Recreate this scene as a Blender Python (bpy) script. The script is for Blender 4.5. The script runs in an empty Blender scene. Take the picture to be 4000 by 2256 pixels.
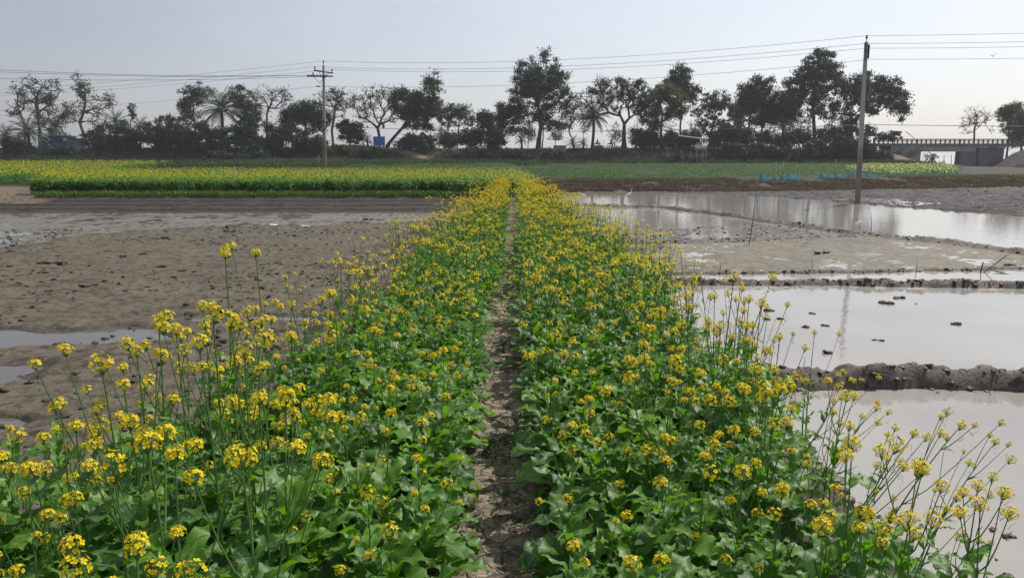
import bpy, bmesh, math, random
import numpy as np
from mathutils import Vector, Matrix, Euler

R = math.radians
rng = np.random.default_rng(7)
random.seed(7)
scene = bpy.context.scene
col = scene.collection

# ------------------------------------------------------------------ camera
CAMZ = 1.85
PITCH = R(10.5)
F = 2856.0                      # focal length in pixels of the 4000 px wide photograph
cam_d = bpy.data.cameras.new('camera')
cam_d.sensor_width = 36.0
cam_d.lens = 36.0 * F / 4000.0
cam_d.clip_start = 0.05
cam_d.clip_end = 6000
cam = bpy.data.objects.new('camera', cam_d)
cam.location = (0, 0, CAMZ)
cam.rotation_euler = (math.pi / 2 - PITCH, 0, 0)
col.objects.link(cam)
scene.camera = cam

# ------------------------------------------------------------------ light
GLOW_AZ = R(58)
SUN_AZ = R(43)                  # to the right of the viewing direction
SUN_EL = R(50)
world = bpy.data.worlds.new('World')
scene.world = world
world.use_nodes = True
wn, wl = world.node_tree.nodes, world.node_tree.links
for n in list(wn):
    wn.remove(n)
def W(t, **k):
    n = wn.new(t)
    for a, b in k.items():
        setattr(n, a, b)
    return n
w_out = W('ShaderNodeOutputWorld')
w_bg = W('ShaderNodeBackground'); w_bg.inputs[1].default_value = 0.05
w_bg2 = W('ShaderNodeBackground'); w_bg2.inputs[1].default_value = 0.97
w_add = W('ShaderNodeAddShader')
w_sky = W('ShaderNodeTexSky', sky_type='NISHITA', sun_disc=False)
w_sky.sun_elevation = SUN_EL
w_sky.sun_rotation = SUN_AZ
w_sky.dust_density = 2.0
w_sky.air_density = 1.0
w_sky.ozone_density = 1.0
w_tc = W('ShaderNodeTexCoord')
w_dot = W('ShaderNodeVectorMath', operation='DOT_PRODUCT')
w_dot.inputs[1].default_value = (math.sin(GLOW_AZ), math.cos(GLOW_AZ), 0.10)
wl.new(w_tc.outputs['Generated'], w_dot.inputs[0])
w_map = W('ShaderNodeMapRange')
w_map.inputs[1].default_value = -1; w_map.inputs[2].default_value = 1
wl.new(w_dot.outputs['Value'], w_map.inputs[0])
w_noi = W('ShaderNodeTexNoise'); w_noi.inputs['Scale'].default_value = 2.2
w_noi.inputs['Detail'].default_value = 4
w_mpg = W('ShaderNodeMapping'); w_mpg.inputs['Scale'].default_value = (1, 1, 2.6)
wl.new(w_tc.outputs['Generated'], w_mpg.inputs[0]); wl.new(w_mpg.outputs[0], w_noi.inputs['Vector'])
w_ma = W('ShaderNodeMath', operation='MULTIPLY_ADD')
w_ma.inputs[1].default_value = 0.26; 
wl.new(w_noi.outputs[0], w_ma.inputs[0]); 
w_sub = W('ShaderNodeMath', operation='SUBTRACT'); w_sub.inputs[1].default_value = 0.13
wl.new(w_map.outputs[0], w_sub.inputs[0]); wl.new(w_sub.outputs[0], w_ma.inputs[2])
w_rmp = W('ShaderNodeValToRGB')
wl.new(w_ma.outputs[0], w_rmp.inputs[0])
cr = w_rmp.color_ramp
cr.elements[0].position = 0.0; cr.elements[0].color = (0.24, 0.27, 0.32, 1)
cr.elements[1].position = 1.0; cr.elements[1].color = (0.60, 0.61, 0.635, 1)
for p_, c_ in ((0.42, (0.262, 0.258, 0.30, 1)), (0.60, (0.34, 0.342, 0.39, 1)), (0.77, (0.475, 0.485, 0.53, 1)), (0.90, (0.55, 0.56, 0.60, 1))):
    e = cr.elements.new(p_); e.color = c_
wl.new(w_rmp.outputs[0], w_bg2.inputs[0])
wl.new(w_sky.outputs[0], w_bg.inputs[0])
wl.new(w_bg.outputs[0], w_add.inputs[0]); wl.new(w_bg2.outputs[0], w_add.inputs[1])
wl.new(w_add.outputs[0], w_out.inputs[0])

sun_d = bpy.data.lights.new('sun', 'SUN')
sun_d.energy = 4.4
sun_d.angle = R(1.2)
sun_d.color = (1.0, 0.93, 0.83)
sun = bpy.data.objects.new('sun', sun_d)
sdir = Vector((math.sin(SUN_AZ) * math.cos(SUN_EL), math.cos(SUN_AZ) * math.cos(SUN_EL), math.sin(SUN_EL)))
sun.rotation_euler = (-sdir).to_track_quat('-Z', 'Y').to_euler()
sun.location = sdir * 200
col.objects.link(sun)
scene.view_settings.view_transform = 'Standard'
scene.view_settings.look = 'None'
scene.view_settings.exposure = 0.0
scene.view_settings.gamma = 1.0
scene.cycles.max_bounces = 6
scene.cycles.diffuse_bounces = 2
scene.cycles.glossy_bounces = 3
scene.cycles.transmission_bounces = 3
scene.cycles.volume_bounces = 0

# ------------------------------------------------------------------ helpers
def ray(px, py):
    u = (px - 2000.0) / F; v = (1128.0 - py) / F
    return u, math.cos(PITCH) + v * math.sin(PITCH), -math.sin(PITCH) + v * math.cos(PITCH)
def P(px, py, Y):
    d = ray(px, py); s = Y / d[1]
    return Vector((d[0] * s, Y, CAMZ + d[2] * s))
def G(px, py, z):
    d = ray(px, py); s = (z - CAMZ) / d[2]
    return d[0] * s, d[1] * s

def tag(o, label=None, cat=None, group=None, kind=None):
    if label: o['label'] = label
    if cat: o['category'] = cat
    if group: o['group'] = group
    if kind: o['kind'] = kind
    return o
def empty(name, loc=(0, 0, 0), rz=0.0):
    o = bpy.data.objects.new(name, None)
    o.empty_display_size = 0.1
    o.location = loc; o.rotation_euler = (0, 0, rz)
    col.objects.link(o)
    return o

class MB:
    """collects polygons (numpy) and links them as one mesh object"""
    def __init__(s):
        s.V = []; s.L = []; s.C = []; s.M = []; s.U = []; s.n = 0
    def add(s, v, f, mat=0, uv=None):
        v = np.asarray(v, dtype=np.float64).reshape(-1, 3)
        f = np.asarray(f, dtype=np.int64)
        if f.ndim == 1: f = f[None, :]
        s.V.append(v); s.L.append((f + s.n).ravel())
        s.C.append(np.full(len(f), f.shape[1], dtype=np.int64))
        s.M.append(np.full(len(f), mat, dtype=np.int64))
        if uv is None: s.U.append(np.zeros((f.size, 2)))
        else: s.U.append(np.asarray(uv)[f.ravel()])
        s.n += len(v)
        return s
    def arrays(s):
        return (np.concatenate(s.V), np.concatenate(s.L), np.concatenate(s.C), np.concatenate(s.M), np.concatenate(s.U))
    def add_arrays(s, A, mats=None):
        """instances of A=(V,L,C,M,U) by an (N,3,4) matrix stack"""
        V, L, C, M, U = A
        if mats is None: mats = np.hstack([np.eye(3), np.zeros((3, 1))])[None]
        N = len(mats)
        if N == 0 or len(V) == 0: return s
        v = np.einsum('nij,vj->nvi', mats[:, :, :3], V) + mats[:, None, :, 3]
        s.V.append(v.reshape(-1, 3))
        off = (np.arange(N) * len(V))[:, None] + s.n
        s.L.append((L[None, :] + off).ravel())
        s.C.append(np.tile(C, N)); s.M.append(np.tile(M, N)); s.U.append(np.tile(U, (N, 1)))
        s.n += N * len(V)
        return s
    def box(s, c, d, mat=0, rz=0.0, rot=None):
        c = np.array(c, float); d = np.array(d, float) / 2
        v = np.array([[x, y, z] for x in (-1, 1) for y in (-1, 1) for z in (-1, 1)], float) * d
        if rot is not None: v = v @ np.array(rot).T
        elif rz:
            m = np.array([[math.cos(rz), -math.sin(rz), 0], [math.sin(rz), math.cos(rz), 0], [0, 0, 1]]); v = v @ m.T
        return s.add(v + c, [[0, 1, 3, 2], [4, 6, 7, 5], [0, 4, 5, 1], [2, 3, 7, 6], [0, 2, 6, 4], [1, 5, 7, 3]], mat)
    def tube(s, pts, rad, k=6, mat=0, cap=True, twist=0.0):
        pts = np.asarray(pts, float); n = len(pts)
        rad = np.broadcast_to(np.asarray(rad, float), (n,))
        t = np.gradient(pts, axis=0); t /= np.linalg.norm(t, axis=1)[:, None] + 1e-12
        up = np.array([0, 0, 1.0]) if abs(t[0, 2]) < 0.9 else np.array([1.0, 0, 0])
        vs = []
        a = np.arange(k) * 2 * math.pi / k + twist
        x = np.cross(t[0], up); x /= np.linalg.norm(x)
        for i in range(n):
            x = x - t[i] * np.dot(x, t[i]); x /= np.linalg.norm(x) + 1e-12
            y = np.cross(t[i], x)
            vs.append(pts[i] + rad[i] * (np.cos(a)[:, None] * x + np.sin(a)[:, None] * y))
        v = np.concatenate(vs)
        f = []
        for i in range(n - 1):
            for j in range(k):
                j2 = (j + 1) % k
                f.append([i * k + j, i * k + j2, (i + 1) * k + j2, (i + 1) * k + j])
        base = s.n
        s.add(v, f, mat)
        if cap and k > 2:
            s.L.append(np.arange(k)[::-1] + base); s.C.append(np.array([k])); s.M.append(np.array([mat])); s.U.append(np.zeros((k, 2)))
            s.L.append(np.arange(k) + base + (n - 1) * k); s.C.append(np.array([k])); s.M.append(np.array([mat])); s.U.append(np.zeros((k, 2)))
        return s
    def mesh(s, name, mats, smooth=True):
        V, L, C, M, U = s.arrays()
        me = bpy.data.meshes.new(name)
        me.vertices.add(len(V)); me.vertices.foreach_set('co', V.astype(np.float32).ravel())
        me.loops.add(len(L)); me.loops.foreach_set('vertex_index', L.astype(np.int32))
        me.polygons.add(len(C))
        st = np.concatenate([[0], np.cumsum(C)[:-1]])
        me.polygons.foreach_set('loop_start', st.astype(np.int32))
        me.polygons.foreach_set('material_index', M.astype(np.int32))
        me.polygons.foreach_set('use_smooth', np.full(len(C), smooth))
        uvl = me.uv_layers.new(name='UVMap')
        uvl.data.foreach_set('uv', U.astype(np.float32).ravel())
        for m in (mats if isinstance(mats, (list, tuple)) else [mats]): me.materials.append(m)
        me.update(calc_edges=True)
        return me
    def build(s, name, mats, parent=None, smooth=True):
        o = bpy.data.objects.new(name, s.mesh(name, mats, smooth))
        col.objects.link(o)
        if parent: o.parent = parent
        return o

def inst(pos, rz, sc, tilt=None, sz=None):
    """stack of (3,4) matrices: z rotation, uniform scale, optional tilt (ax, ay) small angles, optional z scale"""
    pos = np.asarray(pos, float); rz = np.asarray(rz, float); sc = np.asarray(sc, float); N = len(pos)
    c, s_ = np.cos(rz), np.sin(rz)
    m = np.zeros((N, 3, 4))
    szv = sc if sz is None else sc * sz
    m[:, 0, 0] = c * sc; m[:, 0, 1] = -s_ * sc; m[:, 1, 0] = s_ * sc; m[:, 1, 1] = c * sc; m[:, 2, 2] = szv
    if tilt is not None:
        m[:, 0, 2] = tilt[:, 0] * szv; m[:, 1, 2] = tilt[:, 1] * szv
    m[:, :, 3] = pos
    return m

# ---- numpy value noise
def _hash(ix, iy, seed):
    h = (ix * 374761393 + iy * 668265263 + seed * 1442695041) & 0xFFFFFFFF
    h = ((h ^ (h >> 13)) * 1274126177) & 0xFFFFFFFF
    return ((h ^ (h >> 16)) & 0xFFFF) / 65535.0
def vnoise(x, y, seed=0):
    x0 = np.floor(x).astype(np.int64); y0 = np.floor(y).astype(np.int64)
    fx = x - x0; fy = y - y0
    fx = fx * fx * (3 - 2 * fx); fy = fy * fy * (3 - 2 * fy)
    a = _hash(x0, y0, seed); b = _hash(x0 + 1, y0, seed); c = _hash(x0, y0 + 1, seed); d = _hash(x0 + 1, y0 + 1, seed)
    return (a * (1 - fx) + b * fx) * (1 - fy) + (c * (1 - fx) + d * fx) * fy
def fbm(x, y, s, o=4, seed=0, g=0.5):
    r = 0; a = 1; t = 0; c_, s_ = math.cos(.7), math.sin(.7)
    X = x / s; Y = y / s
    for i in range(o):
        r = r + a * (vnoise(X, Y, seed + i * 17) - 0.5) * 2; t += a; a *= g
        X, Y = (X * c_ - Y * s_) * 2.03 + 5.3, (X * s_ + Y * c_) * 2.03 + 1.7
    return r / t
def sst(a, b, x):
    t = np.clip((x - a) / (b - a), 0, 1); return t * t * (3 - 2 * t)
def seg_dist(x, y, pts):
    d = np.full(np.shape(x), 1e9)
    for (ax, ay), (bx, by) in zip(pts[:-1], pts[1:]):
        dx, dy = bx - ax, by - ay
        t = np.clip(((x - ax) * dx + (y - ay) * dy) / (dx * dx + dy * dy), 0, 1)
        d = np.minimum(d, np.hypot(x - ax - t * dx, y - ay - t * dy))
    return d
def inpoly(x, y, pts):
    r = np.zeros(np.shape(x), bool); n = len(pts)
    for i in range(n):
        x1, y1 = pts[i]; x2, y2 = pts[(i + 1) % n]
        c = ((y1 > y) != (y2 > y)) & (x < (x2 - x1) * (y - y1) / (y2 - y1 + 1e-12) + x1)
        r ^= c
    return r

# ------------------------------------------------------------------ materials
def mat(name, color=(0.5, 0.5, 0.5), rough=0.7, spec=0.5, noise=None, bump=None, metallic=0.0):
    """noise=(scale, amount) colour mottling, bump=(scale, strength)"""
    m = bpy.data.materials.new(name); m.use_nodes = True
    nt = m.node_tree; b = nt.nodes['Principled BSDF']
    b.inputs['Base Color'].default_value = (*color, 1); b.inputs['Roughness'].default_value = rough
    b.inputs['Specular IOR Level'].default_value = spec; b.inputs['Metallic'].default_value = metallic
    tc = nt.nodes.new('ShaderNodeTexCoord')
    if noise:
        n = nt.nodes.new('ShaderNodeTexNoise'); n.inputs['Scale'].default_value = noise[0]; n.inputs['Detail'].default_value = 5
        r = nt.nodes.new('ShaderNodeMapRange'); r.inputs[1].default_value = .3; r.inputs[2].default_value = .7
        r.inputs[3].default_value = 1 - noise[1]; r.inputs[4].default_value = 1 + noise[1]
        mx = nt.nodes.new('ShaderNodeVectorMath'); mx.operation = 'SCALE'; mx.inputs[0].default_value = color
        nt.links.new(tc.outputs['Object'], n.inputs['Vector']); nt.links.new(n.outputs[0], r.inputs[0])
        nt.links.new(r.outputs[0], mx.inputs['Scale']); nt.links.new(mx.outputs[0], b.inputs['Base Color'])
    if bump:
        n = nt.nodes.new('ShaderNodeTexNoise'); n.inputs['Scale'].default_value = bump[0]; n.inputs['Detail'].default_value = 6
        bp = nt.nodes.new('ShaderNodeBump'); bp.inputs['Strength'].default_value = bump[1]; bp.inputs['Distance'].default_value = .02
        nt.links.new(tc.outputs['Object'], n.inputs['Vector']); nt.links.new(n.outputs[0], bp.inputs['Height'])
        nt.links.new(bp.outputs[0], b.inputs['Normal'])
    return m

def foliage_mat(name, c1, c2, trans=(0.1, 0.25, 0.02), tw=0.3, rough=0.45, spec=0.5, veins=False, csheen=None):
    m = bpy.data.materials.new(name); m.use_nodes = True
    nt = m.node_tree; N = nt.nodes; Lk = nt.links
    b = N['Principled BSDF']; out = N['Material Output']
    geo = N.new('ShaderNodeNewGeometry')
    mx = N.new('ShaderNodeMix'); mx.data_type = 'RGBA'
    mx.inputs[6].default_value = (*c1, 1); mx.inputs[7].default_value = (*c2, 1)
    Lk.new(geo.outputs['Random Per Island'], mx.inputs[0])
    last = mx.outputs[2]
    if veins:                                                    # a few leaves have gone yellow
        gt = N.new('ShaderNodeMath'); gt.operation = 'GREATER_THAN'; gt.inputs[1].default_value = 0.988
        Lk.new(geo.outputs['Random Per Island'], gt.inputs[0])
        my = N.new('ShaderNodeMix'); my.data_type = 'RGBA'; my.inputs[7].default_value = (0.36, 0.30, 0.04, 1)
        Lk.new(gt.outputs[0], my.inputs[0]); Lk.new(last, my.inputs[6]); last = my.outputs[2]
    if veins:
        uv = N.new('ShaderNodeUVMap'); sp = N.new('ShaderNodeSeparateXYZ'); Lk.new(uv.outputs[0], sp.inputs[0])
        def M(op, a, b_=None, c_=None):
            n = N.new('ShaderNodeMath'); n.operation = op
            for i, q in enumerate((a, b_, c_)):
                if q is None: continue
                if isinstance(q, (int, float)): n.inputs[i].default_value = q
                else: Lk.new(q, n.inputs[i])
            return n.outputs[0]
        s = M('ABSOLUTE', M('MULTIPLY_ADD', sp.outputs[0], 2.0, -1.0))
        mid = M('LESS_THAN', s, 0.07)
        ph = M('FRACT', M('MULTIPLY_ADD', sp.outputs[1], 7.0, M('MULTIPLY', s, -1.5)))
        side = M('LESS_THAN', ph, 0.12)
        vein = M('MAXIMUM', mid, M('MULTIPLY', side, 0.55))
        m2 = N.new('ShaderNodeMix'); m2.data_type = 'RGBA'
        Lk.new(vein, m2.inputs[0]); Lk.new(last, m2.inputs[6]); m2.inputs[7].default_value = (0.17, 0.28, 0.12, 1)
        last = m2.outputs[2]
        bp = N.new('ShaderNodeBump'); bp.inputs['Strength'].default_value = 0.5; bp.inputs['Distance'].default_value = 0.003
        Lk.new(M('SUBTRACT', 1.0, vein), bp.inputs['Height'])
        Lk.new(bp.outputs[0], b.inputs['Normal'])
    Lk.new(last, b.inputs['Base Color'])
    b.inputs['Roughness'].default_value = rough; b.inputs['Specular IOR Level'].default_value = spec
    tr = N.new('ShaderNodeBsdfTranslucent')
    mt = N.new('ShaderNodeMix'); mt.data_type = 'RGBA'; mt.blend_type = 'MIX'; mt.inputs[0].default_value = 0.35
    mt.inputs[6].default_value = (*trans, 1); Lk.new(last, mt.inputs[7]); Lk.new(mt.outputs[2], tr.inputs[0])
    ms = N.new('ShaderNodeMixShader'); ms.inputs[0].default_value = tw
    Lk.new(b.outputs[0], ms.inputs[1]); Lk.new(tr.outputs[0], ms.inputs[2]); Lk.new(ms.outputs[0], out.inputs[0])
    return m

M_leaf = foliage_mat('mustard_leaf', (0.016, 0.085, 0.014), (0.11, 0.25, 0.010), (0.26, 0.62, 0.005), 0.36, 0.50, 0.5, True)
M_leaf_far = foliage_mat('mustard_leaf_far', (0.016, 0.085, 0.014), (0.10, 0.24, 0.010), (0.24, 0.58, 0.005), 0.36, 0.52, 0.45)
M_stem = foliage_mat('mustard_stem', (0.09, 0.19, 0.04), (0.12, 0.23, 0.055), (0.15, 0.3, 0.03), 0.1, 0.5)
M_petal = foliage_mat('mustard_petal', (0.85, 0.62, 0.012), (0.95, 0.80, 0.04), (0.95, 0.70, 0.01), 0.34, 0.6, 0.15)
M_bud = foliage_mat('mustard_bud', (0.22, 0.30, 0.03), (0.35, 0.38, 0.04), (0.4, 0.45, 0.02), 0.15, 0.6)
M_veg = foliage_mat('low_crop', (0.024, 0.088, 0.024), (0.065, 0.155, 0.026), (0.10, 0.24, 0.02), 0.2, 0.7, 0.2)
M_grass = foliage_mat('grass_blades', (0.035, 0.055, 0.022), (0.075, 0.10, 0.04), (0.12, 0.2, 0.03), 0.2, 0.7, 0.2)
M_dry = foliage_mat('dry_weeds', (0.085, 0.058, 0.040), (0.17, 0.12, 0.08), (0.2, 0.15, 0.08), 0.15, 0.8, 0.1)
M_scrub = foliage_mat('scrub_leaves', (0.034, 0.055, 0.028), (0.078, 0.11, 0.045), (0.05, 0.07, 0.02), 0.12, 0.7, 0.2)
M_dark = foliage_mat('tree_leaf_dark', (0.033, 0.058, 0.040), (0.078, 0.115, 0.064), (0.05, 0.08, 0.02), 0.15, 0.6, 0.25)
M_mid = foliage_mat('tree_leaf_green', (0.040, 0.070, 0.034), (0.095, 0.135, 0.050), (0.09, 0.14, 0.03), 0.2, 0.6, 0.25)
M_olive = foliage_mat('tree_leaf_olive', (0.065, 0.085, 0.024), (0.13, 0.155, 0.034), (0.12, 0.16, 0.02), 0.2, 0.6, 0.25)
M_palm = foliage_mat('palm_leaf', (0.040, 0.070, 0.046), (0.085, 0.125, 0.07), (0.06, 0.1, 0.04), 0.12, 0.5, 0.35)
M_bark = mat('bark', (0.075, 0.062, 0.05), 0.9, 0.2, (6, .35))
M_barkpale = mat('pale_bark', (0.17, 0.145, 0.12), 0.9, 0.2, (6, .35))
M_conc = mat('concrete', (0.36, 0.35, 0.32), 0.85, 0.3, (1.4, .25), (30, .4))
M_steel = mat('dark_steel', (0.035, 0.035, 0.04), 0.6, 0.5)
M_wire = mat('wire', (0.10, 0.10, 0.11), 0.6, 0.4)
M_clod = mat('wet_mud_clod', (0.075, 0.061, 0.051), 0.55, 0.5, (12, .4), (25, 1.0))
M_wood = mat('weathered_bamboo', (0.42, 0.36, 0.29), 0.85, 0.2, (9, .35))
M_wooddark = mat('dark_wood', (0.10, 0.08, 0.065), 0.85, 0.2, (9, .3))
M_tin = mat('grey_tin', (0.13, 0.145, 0.145), 0.85, 0.2, (4, .25))
M_white = mat('white_feathers', (0.85, 0.85, 0.83), 0.8, 0.2)
M_black = mat('black_rubber', (0.02, 0.02, 0.02), 0.6, 0.4)

# ground: colour, wetness and crack masks are stored per vertex
M_ground = bpy.data.materials.new('soil_and_mud'); M_ground.use_nodes = True
def ground_nodes():
    nt = M_ground.node_tree; N = nt.nodes; L = nt.links; b = N['Principled BSDF']
    def att(n):
        a = N.new('ShaderNodeAttribute'); a.attribute_name = n; return a
    def M(op, a, b_=None, c_=None, clamp=False):
        n = N.new('ShaderNodeMath'); n.operation = op; n.use_clamp = clamp
        for i, q in enumerate((a, b_, c_)):
            if q is None: continue
            if isinstance(q, (int, float)): n.inputs[i].default_value = q
            else: L.new(q, n.inputs[i])
        return n.outputs[0]
    tc = N.new('ShaderNodeTexCoord')
    c = att('soil'); w = att('wet'); k = att('crack'); gr = att('grain')
    def noise(sc, det=6, rough=.6):
        n = N.new('ShaderNodeTexNoise'); n.inputs['Scale'].default_value = sc; n.inputs['Detail'].default_value = det
        n.inputs['Roughness'].default_value = rough
        L.new(tc.outputs['Object'], n.inputs['Vector']); return n.outputs[0]
    n4 = noise(7, 5, .55)
    fl_ = N.new('ShaderNodeMapRange'); fl_.inputs[1].default_value = .50; fl_.inputs[2].default_value = .59; fl_.inputs[3].default_value = 1.06; fl_.inputs[4].default_value = .58  # dark flecks: shade of small mud lumps put into the soil colour
    L.new(n4, fl_.inputs[0])
    n1 = noise(1.3, 8, .65); n2 = noise(22, 6, .7); n3 = noise(90, 3, .6)
    sh = M('MULTIPLY_ADD', M('SUBTRACT', n1, .5), 0.9, 1.0)
    sh2 = M('MULTIPLY_ADD', M('SUBTRACT', n2, .5), 1.0, 1.0)
    # cracks
    vt = N.new('ShaderNodeTexVoronoi'); vt.feature = 'DISTANCE_TO_EDGE'; vt.inputs['Scale'].default_value = 9.0
    wob = N.new('ShaderNodeTexNoise'); wob.inputs['Scale'].default_value = 14; wob.inputs['Detail'].default_value = 3
    L.new(tc.outputs['Object'], wob.inputs['Vector'])
    va = N.new('ShaderNodeVectorMath'); va.operation = 'MULTIPLY_ADD'; va.inputs[1].default_value = (.07, .07, .07)
    L.new(wob.outputs['Color'], va.inputs[0]); L.new(tc.outputs['Object'], va.inputs[2]); L.new(va.outputs[0], vt.inputs['Vector'])
    vt2 = N.new('ShaderNodeTexVoronoi'); vt2.feature = 'DISTANCE_TO_EDGE'; vt2.inputs['Scale'].default_value = 23.0
    L.new(va.outputs[0], vt2.inputs['Vector'])
    ck = M('SUBTRACT', 1.0, M('MULTIPLY', vt.outputs['Distance'], 13.0), None, True)
    ck2 = M('MULTIPLY', M('SUBTRACT', 1.0, M('MULTIPLY', vt2.outputs['Distance'], 9.0), None, True), .45)
    ck = M('MULTIPLY', M('MAXIMUM', ck, ck2), k.outputs['Fac'])
    dk = M('SUBTRACT', 1.0, M('MULTIPLY', ck, 0.85))
    f = M('MULTIPLY', M('MULTIPLY', M('MULTIPLY', sh, sh2), dk), .84)
    f = M('MULTIPLY', f, fl_.outputs[0])
    f = M('MULTIPLY', f, M('MULTIPLY_ADD', w.outputs['Fac'], -0.25, 1.0))
    sc = N.new('ShaderNodeVectorMath'); sc.operation = 'SCALE'
    L.new(c.outputs['Color'], sc.inputs[0]); L.new(f, sc.inputs['Scale']); L.new(sc.outputs[0], b.inputs['Base Color'])
    L.new(M('MULTIPLY_ADD', w.outputs['Fac'], -0.5, .93), b.inputs['Roughness'])
    L.new(M('MULTIPLY_ADD', w.outputs['Fac'], 0.4, .15), b.inputs['Specular IOR Level'])
    hgt = M('ADD', M('ADD', M('MULTIPLY_ADD', n4, 0.06, M('MULTIPLY', n2, 0.05)), M('MULTIPLY', n3, 0.014)), M('MULTIPLY', ck, -0.045))
    bp = N.new('ShaderNodeBump'); bp.inputs['Distance'].default_value = 1.0; bp.inputs['Strength'].default_value = .55
    L.new(M('MULTIPLY', hgt, M('MULTIPLY_ADD', gr.outputs['Fac'], 1.0, .25)), bp.inputs['Height'])
    L.new(bp.outputs[0], b.inputs['Normal'])
ground_nodes()

def water_mat(name, color, rough, ripple):
    m = bpy.data.materials.new(name); m.use_nodes = True
    nt = m.node_tree; N = nt.nodes; L = nt.links; b = N['Principled BSDF']
    b.inputs['Base Color'].default_value = (*color, 1); b.inputs['Roughness'].default_value = rough
    b.inputs['IOR'].default_value = 1.33; b.inputs['Specular IOR Level'].default_value = 0.5
    tc = N.new('ShaderNodeTexCoord')
    mp = N.new('ShaderNodeMapping'); mp.inputs['Scale'].default_value = (1.0, 1.6, 1)
    L.new(tc.outputs['Object'], mp.inputs[0])
    n = N.new('ShaderNodeTexNoise'); n.inputs['Scale'].default_value = 5; n.inputs['Detail'].default_value = 3
    L.new(mp.outputs[0], n.inputs['Vector'])
    bp = N.new('ShaderNodeBump'); bp.inputs['Strength'].default_value = 1.0; bp.inputs['Distance'].default_value = ripple
    L.new(n.outputs[0], bp.inputs['Height']); L.new(bp.outputs[0], b.inputs['Normal'])
    n2 = N.new('ShaderNodeTexNoise'); n2.inputs['Scale'].default_value = .5; n2.inputs['Detail'].default_value = 5
    L.new(tc.outputs['Object'], n2.inputs['Vector'])
    r = N.new('ShaderNodeMapRange'); r.inputs[1].default_value = .3; r.inputs[2].default_value = .7; r.inputs[3].default_value = .86; r.inputs[4].default_value = 1.1
    sc = N.new('ShaderNodeVectorMath'); sc.operation = 'SCALE'; sc.inputs[0].default_value = color
    L.new(n2.outputs[0], r.inputs[0]); L.new(r.outputs[0], sc.inputs['Scale']); L.new(sc.outputs[0], b.inputs['Base Color'])
    return m
M_water = water_mat('muddy_paddy_water', (0.315, 0.303, 0.282), 0.02, 0.0022)
M_pool = water_mat('shallow_pool_water', (0.115, 0.105, 0.098), 0.03, 0.0008)
M_river = water_mat('river_water', (0.42, 0.42, 0.42), 0.08, 0.004)

# ------------------------------------------------------------------ terrain
WZ, PZ = -0.65, -0.50            # water levels right and left
def GG(pts, z): return [G(a, b, z) for a, b in pts]
BUND_A = [(2.4, 7.70), (3.2, 7.68), (4.4, 7.75), (5.7, 7.62), (9.0, 7.3), (16, 6.9)]
BUND_B = GG([(2480, 1112), (2800, 1110), (3300, 1112), (4000, 1122), (5200, 1150)], WZ)
BUND_C = GG([(2600, 1072), (3000, 1068), (3400, 1064), (4000, 1050), (5200, 1040)], WZ)
BUND_E = GG([(2380, 952), (2600, 951), (2900, 943), (3150, 932), (3400, 922)], WZ)
BUND_F = GG([(2150, 812), (2300, 806), (2600, 812), (2900, 850), (3150, 890), (3400, 922), (3700, 950), (4000, 992), (4500, 1070)], WZ)
PLOUGH = GG([(2400, 746), (2900, 765), (3100, 775), (3350, 797), (3700, 822), (4000, 850), (4800, 930)], WZ) + [(80, 24), (120, 60), (30, 60)]
FIELD_D = BUND_E[:-1] + [BUND_F[i] for i in (5, 6, 7, 8)] + BUND_C[::-1]
FIELD_G = GG([(2350, 948), (2450, 905), (2750, 885), (3100, 868), (3380, 922), (2900, 943)], WZ)
RIDGE_L = [(-30, 12.5), (-20, 15.5), (-15, 17.2), (-12.7, 18.0), (-11.4, 22.3), (-7.4, 23.4), (-5, 24.0), (-2.6, 25.2), (-1.5, 25.6)]
LWET = RIDGE_L + [(-1, 31), (-40, 31), (-40, 12)]
PATHDIAG = [(-12.5, 121), (-10.5, 124), (-15, 119), (-12, 115), (-9, 111), (-6, 108)]
def path_x(y):
    return -0.02 - 0.08 * np.exp(-((y - 6.5) / 3.0) ** 2) + 0.05 * sst(9, 16, y) + 0.02 * np.sin(y * 1.3)

def crest(x):
    return np.where(x < 79, 1 - sst(60, 79, x), 0) + sst(80.0, 89, x)

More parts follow.
